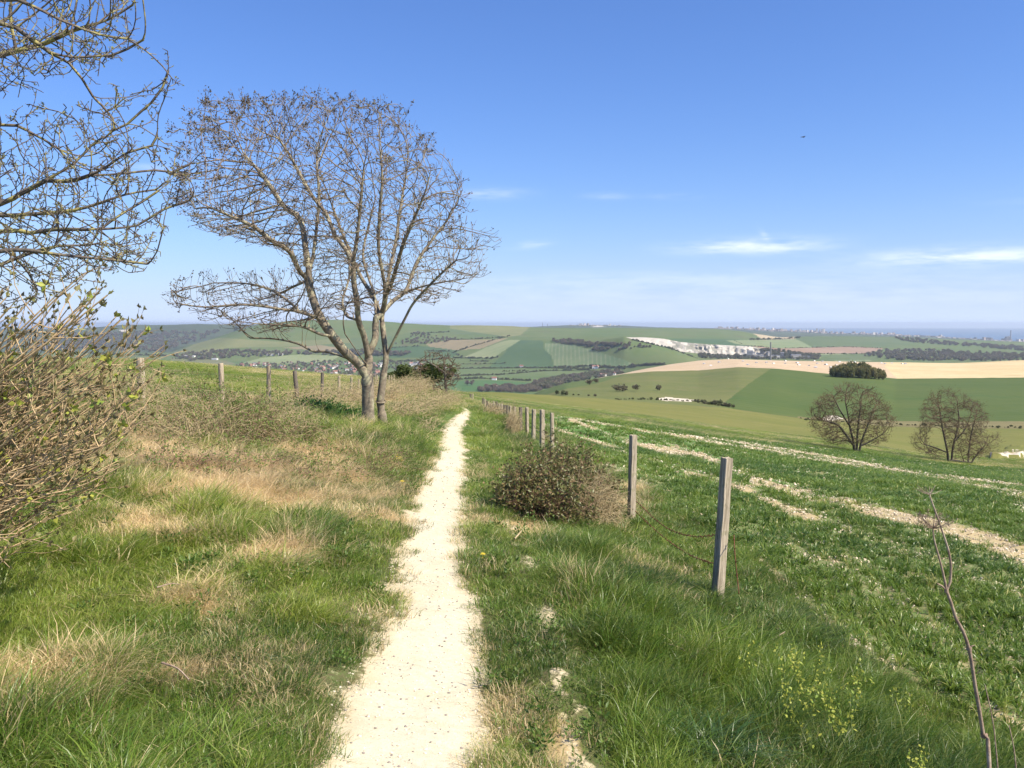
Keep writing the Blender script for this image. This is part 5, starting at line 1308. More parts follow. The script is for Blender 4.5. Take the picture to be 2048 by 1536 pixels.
small_tree('thorn_tree', 'bare windswept thorn tree leaning left beside the far bend of the path', 893, 799, 62,
           [(828, 730), (840, 712), (870, 706), (898, 712), (915, 735), (912, 765), (900, 780), (870, 785), (845, 770)], 2.0, 650, 3, .2, .16,
           [[(893, 800), (893, 785), (891, 768), (890, 750), (889, 730)], [(893, 786), (880, 776), (865, 768), (850, 766)], [(890, 755), (900, 740), (905, 728)], [(889, 745), (870, 732), (852, 722)]],
           .009, 2.3, .11, 63, .010, M_dbark, M_dtwig, None, 0, trop=(-.1, 0, .1), shoot=(.15, .4), lim=.03)

# ------------------------------------------------------------------ leafy crowns: bushes, hedges and woods
def crown_mesh(name, n, m, seed, lobes=7, size=.10, flat=.8):
    """unit crown (about 1 wide, 1 tall, foot at z = 0) of leaf sprays gathered in lobes"""
    rs = np.random.default_rng(seed); L = []
    for _ in range(lobes):
        a = rs.random()*6.283; q = rs.random()**.5*.30; L.append((q*math.cos(a), q*math.sin(a), rs.uniform(.30, .74), rs.uniform(.17, .28)))
    L = np.array(L); k = rs.integers(0, lobes, n); d = norm(rs.normal(size=(n, 3))); r = L[k, 3]*(.55+.5*rs.random(n)**.5)
    C0 = L[k, :3]+d*r[:, None]*np.array([1, 1, flat]); C0[:, 2] = np.clip(C0[:, 2], .03, None)
    V, F_, bv = leaves(C0, d*.7+rs.normal(size=(n, 3))*.7, size*(.6+.8*rs.random(n)), size*.8, .25, rs)
    lobe = rs.random(lobes)
    return mesh_np(name, V, F_, 3, [m], False, {'bv': np.clip(bv*.5+np.repeat(lobe[k], 4)*.5, 0, 1)})
def wood_mat2(name, cols):
    m, t = mat(name); bv = t.attr('bv'); ti = t.attr('tint', True)
    c = t.mix(t.ramp(ti, 0, .5, False), cols[0], cols[1]); c = t.mix(t.ramp(ti, .5, 1, False), c, cols[2])
    c = t.mix(t.m('MULTIPLY', bv, .5), c, cols[3])
    out(t, t.n('ShaderNodeMixShader', {0: .2, 1: principled(t, c, .8, None, .1), 2: t.n('ShaderNodeBsdfTranslucent', {0: c}).outputs[0]}).outputs[0]); return m
M_wood = wood_mat2('distant_wood', [(.19, .15, .125), (.155, .15, .095), (.10, .13, .065), (.22, .20, .13)])
M_hedge = wood_mat2('distant_hedge', [(.14, .13, .085), (.105, .125, .06), (.10, .14, .055), (.18, .165, .10)])
CR = [crown_mesh('crown', 420, M_wood, 700+i, 8, .15) for i in range(4)]
CRH = [crown_mesh('hedge_crown', 260, M_hedge, 710+i, 6, .19) for i in range(3)]
def put(px, py, dmin=150):
    return ground(px, py, dmin)
def wood_points(poly, n, dmin=150):
    xs_, ys_ = [e[0] for e in poly], [e[1] for e in poly]; o = []; tries = 0
    while len(o) < n and tries < n*20:
        tries += 1; x, y = rng.uniform(min(xs_), max(xs_)), rng.uniform(min(ys_), max(ys_))
        if in_poly(np.array([x]), np.array([y]), poly)[0]:
            g = put(x, y, dmin)
            if g is not None: o.append(g)
    return o
def wood(name, label, poly, n, hgt, crowns=CR, tint=(0, 1), dmin=1500, wide=1.0):
    pts = np.array(wood_points(poly, n, dmin))
    if not len(pts): print('no points', label); return
    m = len(pts); s = hgt*(.65+.6*rng.random(m)); rot = np.zeros((m, 3)); rot[:, 2] = rng.random(m)*6.28
    scatter_object(name, crowns, pts-np.array([0, 0, .05])*s[:, None], rot, np.stack([s*wide*1.15, s*wide*1.15, s], 1), rng.uniform(tint[0], tint[1], m), np.zeros(m), label)
def hedge(line, sp, hgt, store, jit=.6, dmin=150):
    pts = np.array(line, float)
    for (a, b) in zip(pts[:-1], pts[1:]):
        n = max(1, int(np.hypot(*(b-a))/sp))
        for i in range(n):
            q = a+(b-a)*(i+rng.random())/n; g = put(q[0]+rng.normal()*jit*.3, q[1]+rng.normal()*jit*.35, dmin)
            if g is not None: store.append((g, hgt*(.38+.75*rng.random()**1.6)))
wood('woodland', 'woods along the valley floor beyond the spur', [(1062, 778), (1075, 765), (1110, 758), (1150, 752), (1190, 748), (1235, 742), (1250, 748), (1210, 756), (1170, 762), (1130, 768), (1095, 778)], 260, 15)
wood('woodland', 'brown leafless wood in the valley behind the pasture brow', [(950, 783), (980, 774), (1020, 772), (1065, 774), (1082, 782), (1060, 786), (1000, 785)], 130, 12, tint=(0, .25))
wood('woodland', 'dark belt of trees under the quarry shoulder', [(1100, 681), (1140, 680), (1180, 686), (1240, 690), (1235, 693), (1180, 692), (1120, 688)], 150, 12, tint=(.1, .5), dmin=2500)
wood('woodland', 'scattered scrub in the coombe below the quarry', [(1150, 690), (1230, 685), (1270, 687), (1310, 695), (1260, 700), (1180, 702)], 60, 10, tint=(0, .5), dmin=2500)
wood('woodland', 'trees round the foot of the quarry', [(1395, 714), (1400, 708), (1450, 712), (1530, 714), (1600, 716), (1640, 718), (1640, 720), (1500, 719), (1400, 718)], 170, 13, tint=(.2, .8), dmin=2500)
wood('woodland', 'trees along the top of the quarry', [(1520, 700), (1560, 703), (1600, 708), (1640, 714), (1645, 718), (1600, 716), (1540, 711)], 120, 14, tint=(.3, .9), dmin=2500)
wood('woodland', 'long dark wood on the right behind the pale stubble', [(1730, 712), (1760, 704), (1830, 702), (1870, 700), (1930, 706), (2048, 708), (2200, 708), (2200, 720), (2048, 722), (1900, 723), (1800, 721)], 560, 16, tint=(.05, .5), dmin=2400)
wood('woodland', 'distant wood on the ridge before the sea', [(1785, 676), (1830, 678), (1870, 682), (1960, 690), (2048, 693), (2200, 694), (2200, 702), (2048, 702), (1960, 695), (1860, 688), (1810, 684)], 380, 16, tint=(.0, .4), dmin=3500)
wood('woodland', 'wooded valley far away on the left', [(100, 668), (330, 664), (440, 662), (400, 680), (360, 692), (330, 705), (200, 700), (60, 700)], 700, 22, tint=(0, .4), dmin=5500)
wood('woodland', 'woods along the foot of the far downs on the left', [(340, 712), (420, 702), (470, 700), (530, 704), (620, 704), (700, 702), (820, 705), (820, 712), (700, 712), (600, 710), (500, 714), (420, 718), (380, 724)], 330, 16, tint=(0, .6), dmin=2500)
wood('woodland', 'trees among the village houses', [(440, 738), (480, 728), (560, 726), (650, 722), (740, 722), (850, 722), (850, 745), (760, 756), (700, 764), (560, 750), (470, 742)], 560, 10, tint=(0, .7), dmin=1500)
wood('woodland', 'brown scrub on the slope of the far hill', [(830, 664), (900, 678), (920, 676), (900, 684), (850, 688), (790, 688), (820, 676)], 90, 12, tint=(0, .3), dmin=3000)
def clump():
    g0 = put(1727, 757); o = []
    for _ in range(95):
        a = rng.random()*6.283; q = rng.random()**.5; x = g0[0]+24*q*math.cos(a); y = g0[1]+12+15*q*math.sin(a); o.append((x, y, h1(x, y), 9.5+6.5*(1-q)))
    o = np.array(o); m = len(o); s = o[:, 3]*(.85+.25*rng.random(m)); rot = np.zeros((m, 3)); rot[:, 2] = rng.random(m)*6.28
    Mc = wood_mat2('clump_trees', [(.24, .20, .08), (.15, .16, .06), (.06, .09, .035), (.24, .22, .09)])
    scatter_object('tree_clump', [crown_mesh('clump_crown', 900, Mc, 730+i, 9, .10) for i in range(4)], o[:, :3]-np.array([0, 0, .6]), rot, np.stack([s*.62, s*.62, s*1.0], 1), rng.random(m), np.zeros(m), 'round clump of dark trees standing in the middle of the far fields')
clump()
HG = []
for ln, sp, hg in [([(905, 752), (1000, 750), (1090, 742), (1180, 740)], 1.6, 8), ([(905, 738), (975, 737), (1060, 736), (1160, 737), (1275, 734)], 1.7, 8), ([(905, 716), (985, 717), (997, 714)], 1.6, 9),
                   ([(905, 706), (940, 694), (990, 680), (1020, 672)], 1.8, 8), ([(855, 702), (900, 703), (925, 715)], 1.8, 8), ([(900, 680), (960, 678), (1016, 674)], 1.7, 8), ([(940, 722), (980, 723)], 2, 7), ([(920, 729), (1010, 727)], 3, 7),
                   ([(905, 760), (960, 757), (1020, 760), (1060, 762)], 1.5, 8), ([(1005, 743), (1060, 742)], 3, 7), ([(1108, 735), (1190, 732), (1250, 737)], 2, 9), ([(1260, 732), (1330, 729)], 1.4, 10),
                   ([(1266, 680), (1340, 697), (1395, 717)], 1.7, 8), ([(1500, 692), (1560, 697), (1700, 694), (1770, 697)], 2.4, 6), ([(1500, 680), (1560, 679), (1600, 676)], 1.7, 12), ([(1620, 708), (1740, 708)], 2.6, 8), ([(1470, 682), (1500, 694)], 3, 5),
                   ([(780, 724), (860, 720), (900, 716)], 2, 9), ([(640, 703), (760, 698), (840, 692)], 3, 8), ([(340, 717), (430, 719)], 3, 9), ([(180, 708), (330, 712)], 1.6, 14), ([(700, 640), (640, 640), (590, 642)], 6, 6), ([(820, 668), (900, 664)], 2, 9), ([(1590, 673), (1620, 672), (1800, 674)], 5, 5)]:
    hedge(ln, sp, hg, HG, .7, 1500)
HP = np.array([h[0] for h in HG]); HS = np.array([h[1] for h in HG]); rt = np.zeros((len(HP), 3)); rt[:, 2] = rng.random(len(HP))*6.28
scatter_object('hedgerows', CRH, HP-np.array([0, 0, .4]), rt, np.stack([HS*1.3, HS*1.3, HS], 1), rng.random(len(HP)), HP[:, 0]*0, 'hedgerows running between the distant fields')
def bush_thing(name, label, px, py, d, w, h, n, m, seed, size=.10, group=None, dmin=0, stem=True, lobes=8):
    if d: b = P(px, py, d); b[2] = h1(b[0], b[1])
    else: b = put(px, py, dmin)
    t = obj(name, None, label=label, cat='bush' if h < 5 else 'tree', loc=b, group=group)
    o = obj('crown', crown_mesh('crown', n, m, seed, lobes, size), t); o.scale = (w*1.15, w*1.15, h)
    if stem:
        V, q = tubes(np.array([[0, 0, -.3], [0, 0, h*.3], [.04*w, 0, h*.55]]), [-1, 0, 1], [h*.03, h*.022, h*.012], 6); obj('trunk', mesh_np('trunk', V, q, 4, [M_dbark], True), t)
    return t
M_gbush = leaf_mat('hawthorn_green', [(.045, .07, .018), (.075, .105, .025), (.11, .13, .03)], .3)
M_bbush = leaf_mat('budding_scrub', [(.10, .085, .04), (.085, .10, .03), (.14, .12, .05)], .3)
bush_thing('hawthorn_bush', 'small round green bush behind the left fence, left of the thorn tree', 800, 774, 66, 1.7, 1.5, 1800, M_gbush, 741, .085)
bush_thing('hawthorn_bush', 'broad olive green bush under the bare thorn tree by the path bend', 868, 783, 63.5, 2.4, 2.3, 2400, M_gbush, 742, .075, lobes=10)
bush_thing('scrub_bush', 'brownish budding bush between two green bushes at the path bend', 833, 778, 68, 2.0, 1.7, 1600, M_bbush, 743, .085)
for i, (x, y, w, h, lb) in enumerate([(1233, 782, 4, 4, 'lone dark bush on the olive slope, leftmost of four in a row'), (1247, 783, 5, 4.5, 'second of four dark bushes in a row on the olive slope'), (1272, 783, 3.6, 4, 'third of four dark bushes in a row on the olive slope'), (1317, 782, 3.2, 4, 'last of four dark bushes, just above the chalk scar'),
                                      (1177, 770, 5, 4, 'pair of rounded bushes on the green spur, the left one'), (1192, 766, 4.5, 4, 'rounded bush on the green spur, the right one of a pair')]):
    bush_thing('hill_bush', lb, x, y, 0, w, h, 260, M_hedge, 750+i, .18, dmin=250, stem=False)
LB = []
hedge([(1230, 799), (1300, 799), (1400, 803), (1440, 810), (1470, 815)], 4.5, 1.5, LB, 1.2, 200); hedge([(1400, 806), (1470, 815)], 5.0, 2.6, LB, 1.0, 200); hedge([(1100, 788), (1200, 793)], 14, 2.4, LB, 1, 200)
hedge([(1600, 838), (1700, 845), (1900, 853), (2048, 855)], 7, 1.2, LB, 2.5, 200)
HP = np.array([h[0] for h in LB]); HS = np.array([h[1] for h in LB]); rt = np.zeros((len(HP), 3)); rt[:, 2] = rng.random(len(HP))*6.28
scatter_object('scrub', CRH, HP-np.array([0, 0, .2]), rt, np.stack([HS*1.2, HS*1.2, HS], 1), rng.random(len(HP)), HP[:, 0]*0, 'scrub along the bottom of the dry valley')
for i, (x, y, h, w, lb) in enumerate([(934, 771, 20, 15, 'leafless round tree in the bright meadow, the left of a pair'), (945, 771, 18, 13, 'leafless round tree in the bright meadow, the right of a pair'), (990, 780, 22, 24, 'broad round tree at the near edge of the bright meadow'), (1668, 751, 4.5, 5, 'tiny lone bush left of the round clump of trees')]):
    bush_thing('field_tree', lb, x, y, 0, w, h, 400, M_wood, 760+i, .14, dmin=500)

# ------------------------------------------------------------------ buildings of the valley and the coast
def flat(name, c, r=.8): return plain_mat(name, c, tuple(x*.85 for x in c), .3, r)
M_wall = [flat('white_render', (.72, .70, .66)), flat('red_brick', (.30, .17, .12)), flat('pale_brick', (.45, .38, .30))]
M_roof = [flat('red_tiles', (.26, .12, .085)), flat('grey_slates', (.16, .16, .17)), flat('brown_tiles', (.20, .13, .10))]
def house_mesh(w, l, h, rh, wm, rm):
    V = [(-w/2, -l/2, -2), (w/2, -l/2, -2), (w/2, l/2, -2), (-w/2, l/2, -2), (-w/2, -l/2, h), (w/2, -l/2, h), (w/2, l/2, h), (-w/2, l/2, h), (0, -l/2, h+rh), (0, l/2, h+rh)]
    Fw = [(0, 1, 5, 4), (1, 2, 6, 5), (2, 3, 7, 6), (3, 0, 4, 7), (4, 5, 8), (6, 7, 9)]
    o = .35; Vr = [(-w/2-o, -l/2-o, h-.15), (w/2+o, -l/2-o, h-.15), (w/2+o, l/2+o, h-.15), (-w/2-o, l/2+o, h-.15), (0, -l/2-o, h+rh+.12), (0, l/2+o, h+rh+.12)]
    b = 10; Fr = [(b+0, b+3, b+5, b+4), (b+1, b+4, b+5, b+2), (b+0, b+4, b+1), (b+3, b+2, b+5)]
    Vc = [(x, y, z) for z in (h, h+rh+1.1) for x, y in ((-.4, l*.3-.4), (.4, l*.3-.4), (.4, l*.3+.4), (-.4, l*.3+.4))]
    c = 16; Fc = [(c, c+1, c+5, c+4), (c+1, c+2, c+6, c+5), (c+2, c+3, c+7, c+6), (c+3, c, c+4, c+7), (c+4, c+5, c+6, c+7)]
    me = bpy.data.meshes.new('house'); me.from_pydata(V+Vr+Vc, [], Fw+Fr+Fc); me.materials.append(wm); me.materials.append(rm)
    for i, p_ in enumerate(me.polygons): p_.material_index = 1 if 6 <= i < 10 else 0
    me.update(); return me
HM = [house_mesh(8, 12, 5.2, 3.6, M_wall[i % 3], M_roof[j]) for i in range(3) for j in range(3)]
def house(px, py, label, group, mi=None, s=1.0, name='house'):
    g = put(px, py, 900)
    if g is None: return
    mi = rng.integers(0, 9) if mi is None else mi
    obj(name, HM[mi], label=label, cat='house', group=group, loc=g, rot=(0, 0, rng.random()*3.14), scale=(s, s, s))
VP = [(455, 738), (480, 728), (560, 727), (650, 724), (745, 726), (760, 752), (700, 762), (600, 752), (500, 743)]
nhouse = 0
while nhouse < 130:
    x, y = rng.uniform(455, 760), rng.uniform(724, 762)
    if in_poly(np.array([x]), np.array([y]), VP)[0]:
        red = HM[:][int(rng.choice([0, 2, 3, 3, 5, 5, 6, 8, 1]))]
        k = int(rng.choice([0, 2, 3, 3, 5, 6, 8, 1, 4])); rf = ('red', 'grey', 'brown')[k % 3]; wl = ('white', 'brick', 'pale')[k//3]
        house(x, y, 'small %s walled house with %s roof in the village, seen under the twin trunked tree' % (wl, rf), '%s houses with %s roofs in the valley village' % (wl, rf), k, rng.uniform(.8, 1.35)); nhouse += 1
for x, y in [(822, 730), (828, 731), (834, 729), (838, 731), (842, 733), (832, 737), (838, 741), (826, 733), (836, 745), (760, 731), (757, 734)]:
    house(x, y, 'white house in the hamlet just left of the bare thorn tree', 'houses of the hamlet behind the thorn tree', int(rng.choice([0, 0, 1, 3])), 1.5)
for i, (x, y) in enumerate([(864, 737.5), (871, 737.4), (877, 737), (884, 736.6), (889, 736.4), (894, 736)]):
    house(x, y, 'white cottage in the short row behind the thorn tree', 'row of white cottages', 1, 1.1)
for x, y, lb in [(1044, 735, 'white farmhouse on the hedge line below the dark green field'), (1188, 736, 'white farm building at the foot of the striped field, left of three'), (1192, 736.5, 'white farm building at the foot of the striped field, middle of three'), (1197, 736, 'white farm building at the foot of the striped field, right of three'),
              (1203, 753, 'white house at the near end of the valley wood'), (1208, 752, 'second white house by the valley wood'), (1231, 750, 'white cottage on the spur above the wood'), (987, 760, 'small white barn beside the bright meadow')]:
    house(x, y, lb, None, 0, 1.25)
def box_mesh(name, boxes, m, smooth=False):
    V, F4 = [], []
    for (x, y, z, sx, sy, sz) in boxes:
        b = len(V); V += [(x+a*sx/2, y+c*sy/2, z+e*sz) for e in (0, 1) for a, c in ((-1, -1), (1, -1), (1, 1), (-1, 1))]
        F4 += [(b, b+3, b+2, b+1), (b+4, b+5, b+6, b+7)]+[(b+i, b+(i+1) % 4, b+4+(i+1) % 4, b+4+i) for i in range(4)]
    me = bpy.data.meshes.new(name); me.from_pydata(V, [], F4); me.materials.append(m); me.update(); return me
M_conc = flat('works_concrete', (.33, .31, .29)); M_dk = flat('works_dark', (.12, .12, .13)); M_pale = flat('works_pale', (.55, .52, .47))
def shed(px, py, w, l, h, m, label, name='factory_building', dmin=2400, roofm=None, up=0):
    g = put(px, py, dmin); t = obj(name, None, label=label, cat='building', loc=(g[0], g[1], g[2]+up), rot=(0, 0, rng.uniform(-.3, .3)))
    obj('wall', box_mesh('wall', [(0, 0, -8, w, l, h+8)], m), t)
    V = [(-w/2-.5, -l/2-.5, h), (w/2+.5, -l/2-.5, h), (w/2+.5, l/2+.5, h), (-w/2-.5, l/2+.5, h), (-w/2-.5, 0, h+h*.22), (w/2+.5, 0, h+h*.22)]
    me = bpy.data.meshes.new('roof'); me.from_pydata(V, [], [(0, 1, 5, 4), (2, 3, 4, 5), (0, 4, 3), (1, 2, 5), (0, 3, 2, 1)]); me.materials.append(roofm or M_dk); me.update(); obj('roof', me, t)
for (x, y, w, l, h, m, lb) in [(1500, 718.5, 24, 30, 26, M_conc, 'tall grey works building left of the chimney'), (1518, 719, 40, 20, 12, M_pale, 'low pale works shed left of the chimney foot'), (1545, 719.5, 60, 20, 12, M_pale, 'long pale works shed at the chimney foot'), (1567, 719.5, 14, 14, 22, M_dk, 'dark narrow works tower right of the chimney'),
                               (1594, 720, 42, 20, 16, M_conc, 'grey block of the works halfway along the tree belt'), (1612, 720.5, 30, 16, 11, M_conc, 'grey shed at the right end of the works'), (1538, 719.5, 14, 14, 24, M_conc, 'grey silo block beside the chimney'), (1508, 717.5, 12, 12, 20, M_pale, 'small pale tower at the left end of the works')]:
    g = put(1540, 719, 2600); shed(x, y-2.5, w, l, h, m, lb)
def chimney(px, pyb, pyt, d, r0, r1, label, mt):
    b = P(px, pyb, d); z1 = P(px, pyt, d)[2]; gz = h1(b[0], b[1]); zs = np.linspace(gz-4, z1, 9); k = 20; th = np.arange(k)*2*np.pi/k; V = []
    rr = r0+(r1-r0)*np.linspace(0, 1, 9); rr[-2:] *= 1.0
    for z, r in zip(zs, rr): V += [(r*math.cos(a), r*math.sin(a), z-gz) for a in th]
    V = V+[(r1*1.12*math.cos(a), r1*1.12*math.sin(a), z1-gz-1.5) for a in th]+[(r1*1.12*math.cos(a), r1*1.12*math.sin(a), z1-gz+.3) for a in th]
    F4 = [(i*k+j, i*k+(j+1) % k, (i+1)*k+(j+1) % k, (i+1)*k+j) for i in list(range(8))+[9] for j in range(k)]+[tuple(10*k+j for j in range(k))]
    me = bpy.data.meshes.new('chimney'); me.from_pydata(V, [], F4); me.materials.append(mt); me.update()
    for p_ in me.polygons: p_.use_smooth = len(p_.vertices) == 4
    obj('works_chimney', me, label=label, cat='chimney', loc=(b[0], b[1], gz))
chimney(1541, 718, 684.5, 3300, 3.4, 2.3, 'tall grey cement works chimney in front of the white quarry', flat('chimney_grey', (.20, .19, .18)))
chimney(2021, 683, 660.5, 10200, 7.5, 5.5, 'slim power station chimney on the shore at the far right', flat('chimney_far', (.20, .20, .21)))
for (x, w, h, lb) in [(2008, 42, 34, 'low block of the power station left of its chimney'), (2016, 52, 58, 'main hall of the power station at the foot of its chimney')]:
    b = P(x, 684, 10250); gz = h1(b[0], b[1]); t = obj('power_station', None, label=lb, cat='building', loc=(b[0], b[1], gz))
    obj('wall', box_mesh('wall', [(0, 0, -5, w, 40, h)], M_dk), t); obj('roof', box_mesh('roof', [(0, 0, h-5, w+3, 43, 2.5), (w*.2, 0, h-2.5, w*.3, 20, 6)], M_conc), t)
# the coast town, thousands of small blocks reading as one pale mass
def town():
    out_p, S = [], []
    for (x0, x1, n) in [(1430, 1640, 900), (1640, 1800, 600), (1800, 2048, 260), (1140, 1240, 60)]:
        for _ in range(n):
            x = rng.uniform(x0, x1); d = float(np.interp(x, [1100, 1400, 1600, 1800, 2048], [12300, 12600, 12700, 11700, 10150]))*rng.uniform(.93, .998)
            X = u_of(x)*d; out_p.append((X, d, h1(X, d)-2)); S.append((rng.uniform(14, 45), rng.uniform(12, 30), rng.uniform(7, 15)+(rng.random() < .04)*22))
    n = len(S); m, t = mat('town_blocks'); ti = t.attr('tint', True)
    c = t.mix(t.ramp(ti, 0, .5, False), (.62, .58, .52), (.36, .26, .21)); c = t.mix(t.ramp(ti, .5, 1, False), c, (.14, .15, .12)); out(t, principled(t, c, .8, None, .2))
    rot = np.zeros((n, 3)); rot[:, 2] = rng.random(n)*3.1
    scatter_object('town', [box_mesh('block', [(0, 0, 0, 1, 1, 1)], m)], np.array(out_p), rot, np.array(S), rng.random(n), np.zeros(n), 'pale coast town spread along the shore')
    for i, (x, h, w) in enumerate([(1634, 62, 20), (1640, 50, 16), (1645, 58, 18), (1648.5, 66, 22), (1607, 30, 40), (1571, 26, 50), (1664, 34, 20), (1439, 24, 30), (1443, 22, 40)]):
        d = 12000; X = u_of(x)*d; z = h1(X, d)
        lb = ['leftmost tall tower block of the coast town', 'second tower block of the coast town', 'third tower block of the coast town', 'pale tallest tower block of the coast town', 'broad slab block on the town skyline', 'broad pale block on the town hill', 'short tower block right of the tall ones', 'small block on the hill skyline, left end of the town', 'low block on the hill skyline, left end of the town'][i]
        t_ = obj('tower_block', None, label=lb, cat='building', loc=(X, d, z)); mm = M_pale if i in (3, 5) else M_conc
        obj('wall', box_mesh('wall', [(0, 0, -4, w, 16, h+4)], mm), t_); obj('roof', box_mesh('roof', [(0, 0, h, w+1, 17, 1.2), (0, 0, h+1.2, w*.3, 6, 4)], M_conc), t_)
town()
# far white farm sheds below the left hill
for x, y, w, lb in [(372, 713.5, 34, 'long white farm shed in the left valley'), (384, 714, 24, 'short white farm shed in the left valley'), (428, 719.5, 30, 'pale farm shed beside the left wood'), (540, 711, 40, 'white glasshouse below the left hill'), (560, 710, 26, 'small white shed below the left hill')]:
    shed(x, y, w, 14, 7, M_wall[0], lb, 'farm_shed', 2400, M_pale)
# masts on the hilltop
for x, yt, lb in [(1085, 644.5, 'thin mast on the hilltop, the left of two'), (1095, 647, 'thin mast on the hilltop, the right of two')]:
    d = 5650; X = u_of(x)*d; z = h1(X, d); zt = P(x, yt, d)[2]; h = zt-z
    pos = [(0, 0, -1), (0, 0, h)]; V, q = tubes(np.array(pos+[(-3, 0, -1), (0, 0, h*.9), (3, 0, -1), (0, 0, h*.9), (-4, 0, h*.8), (4, 0, h*.8)], float), [-1, 0, -1, 2, -1, 4, -1, 6], [.7, .5, .35, .3, .35, .3, .3, .3], 5)
    obj('mast', mesh_np('mast', V, q, 4, [M_dk]), label=lb, cat='mast', loc=(X, d, z))

# ------------------------------------------------------------------ pig arks on the stubble
def ark_mesh():
    k = 9; th = np.linspace(0, math.pi, k); V = [(1.5*math.cos(a), y, 1.35*math.sin(a)) for y in (-1.4, 1.4) for a in th]
    V += [(1.35*math.cos(a), -1.38, 1.22*math.sin(a)) for a in th]
    F4 = [(j, j+1, k+j+1, k+j) for j in range(k-1)]+[tuple(k+j for j in range(k)), tuple(2*k+j for j in reversed(range(k)))]
    me = bpy.data.meshes.new('roof'); me.from_pydata(V, [], F4); me.materials.append(flat('galvanised_sheet', (.62, .60, .57), .5)); me.update()
    d = box_mesh('door', [(0, -1.42, 0, .8, .04, .75)], M_dk); return me, d
AM, AD = ark_mesh()
ARK = [(1455.6, 717.5), (1486, 722), (1497, 729), (1514.5, 725), (1535, 724.5), (1547, 726.5), (1571, 726.5), (1571, 721.5), (1601, 729.5), (1596, 725.5), (1608, 721), (1621, 731), (1631, 721.5), (1635, 734.5), (1637, 726.5), (1648, 722.5), (1653, 729), (1663, 734.5), (1674, 730), (1684, 735.5), (1681, 723.5), (1700, 724), (1710, 724.2),
       (1765, 726), (1772, 727), (1786, 726), (1806, 727), (1814, 727.4), (1410, 727), (1422, 731), (1440, 724)]
for i, (x, y) in enumerate(ARK):
    g = put(x, y+.8, 850)
    if g is None or g[1] > 1600: continue
    s = rng.uniform(.85, 1.15); t = obj('pig_ark', None, label='small curved tin pig shelter scattered on the pale stubble field', cat='animal shelter', group='pig shelters on the stubble field', loc=g, rot=(0, 0, rng.uniform(-1.5, 1.5)), scale=(s, s, s))
    obj('roof', AM, t); obj('door', AD, t)

# ------------------------------------------------------------------ dead hogweed stalk, seedlings, sticks and flowers
M_hog = bark_mat('hogweed_stalk', (.34, .26, .19), (.20, .14, .105), (.42, .35, .27), 30, .55)
def hogweed():
    D = 2.75; Q = lambda x, y, o=0.0: P(x, y, D+o)
    st = [Q(1985, 1600, -.1), Q(1978, 1521, -.03), Q(1967, 1471), Q(1957, 1410), Q(1951, 1376), Q(1944, 1330), Q(1938, 1297), Q(1926, 1262), Q(1913, 1239), Q(1902, 1205), Q(1893, 1181)]
    g = h1(st[0][0], st[0][1]); st = [np.array([st[0][0]+.02, st[0][1], g-.05])]+st[1:]; base = st[0].copy(); base[2] = g
    t = obj('hogweed_stalk', None, label='dead leaning hogweed stalk with two spoked heads at the lower right', cat='plant', loc=base)
    def tb(pts, r0, r1, nm, par=t, k=7, m=M_hog):
        sp = spline(pts, .02); n = len(sp); V, q = tubes(sp-base, np.arange(-1, n-1), np.linspace(r0, r1, n), k); return obj(nm, mesh_np(nm, V, q, 4, [m], True), par)
    s_ = tb(st, .0085, .0050, 'stem')
    for (x, y) in ((1938, 1297), (1893, 1181), (1967, 1471)):
        c = Q(x, y); tb([c-np.array([0, 0, .006]), c, c+np.array([-.001, 0, .006])], .0088 if y > 1290 else .0062, .0088 if y > 1290 else .0062, 'joint', s_)
    tb([Q(1893, 1181), Q(1884, 1172), Q(1874, 1167)], .0035, .0022, 'stub')
    tb([Q(1938, 1297), Q(1944, 1292), Q(1950, 1290)], .003, .0012, 'stub')
    a1 = [Q(1893, 1181), Q(1886, 1145), Q(1876, 1107), Q(1868, 1078), Q(1866, 1057)]; a2 = [Q(1893, 1181), Q(1900, 1165), Q(1902, 1132), Q(1898, 1105), Q(1892, 1084), Q(1876, 1037), Q(1866, 1010), Q(1859, 989)]
    for pts, sp_, nm in ((a1, 26, 'branch'), (a2, 14, 'branch')):
        b = tb(pts, .0042, .0022, nm); c = pts[-1]; P0, par, rd = [], [], []
        rs = np.random.default_rng(len(pts))
        for i in range(sp_):
            a = rs.random()*6.283; e = rs.uniform(.25, 1.2); L = rs.uniform(.045, .075) if sp_ > 20 else rs.uniform(.03, .065)
            d = np.array([math.cos(a)*math.cos(e), math.sin(a)*math.cos(e), math.sin(e)*(.6 if sp_ > 20 else .45)]); j = len(P0)
            P0 += [c, c+d*L*.5, c+d*L+np.array([0, 0, .006])]; par += [-1, j, j+1]; rd += [.0011, .0009, .0007]
            if sp_ > 20:
                for _ in range(7):
                    q = norm(rs.normal(size=3)*.6+np.array([0, 0, .8]))*.012; k = len(P0); P0 += [P0[j+2], P0[j+2]+q]; par += [-1, k]; rd += [.0005, .0005]
        V, q = tubes(np.array(P0)-base, par, rd, 3); obj('spokes', mesh_np('spokes', V, q, 4, [M_hog]), b)
    # thin companion stems
    for pts in ([(1970, 1370), (1985, 1440), (1992, 1500), (1998, 1570)], [(2018, 1450), (2028, 1500), (2035, 1570)]):
        pp = [Q(x, y, .1) for x, y in pts]; n = len(pp); sp = spline(pp, .02); bb = sp[-1].copy()
        V, q = tubes(sp-bb, np.arange(-1, len(sp)-1), np.linspace(.0016, .0026, len(sp)), 5)
        obj('dead_stem', mesh_np('dead_stem', V, q, 4, [M_hog], True), label='thin dead stem standing close right of the hogweed stalk' if pts[0][0] < 2000 else 'thin dead stem by the right edge of the frame', cat='dead stem', loc=bb)
hogweed()
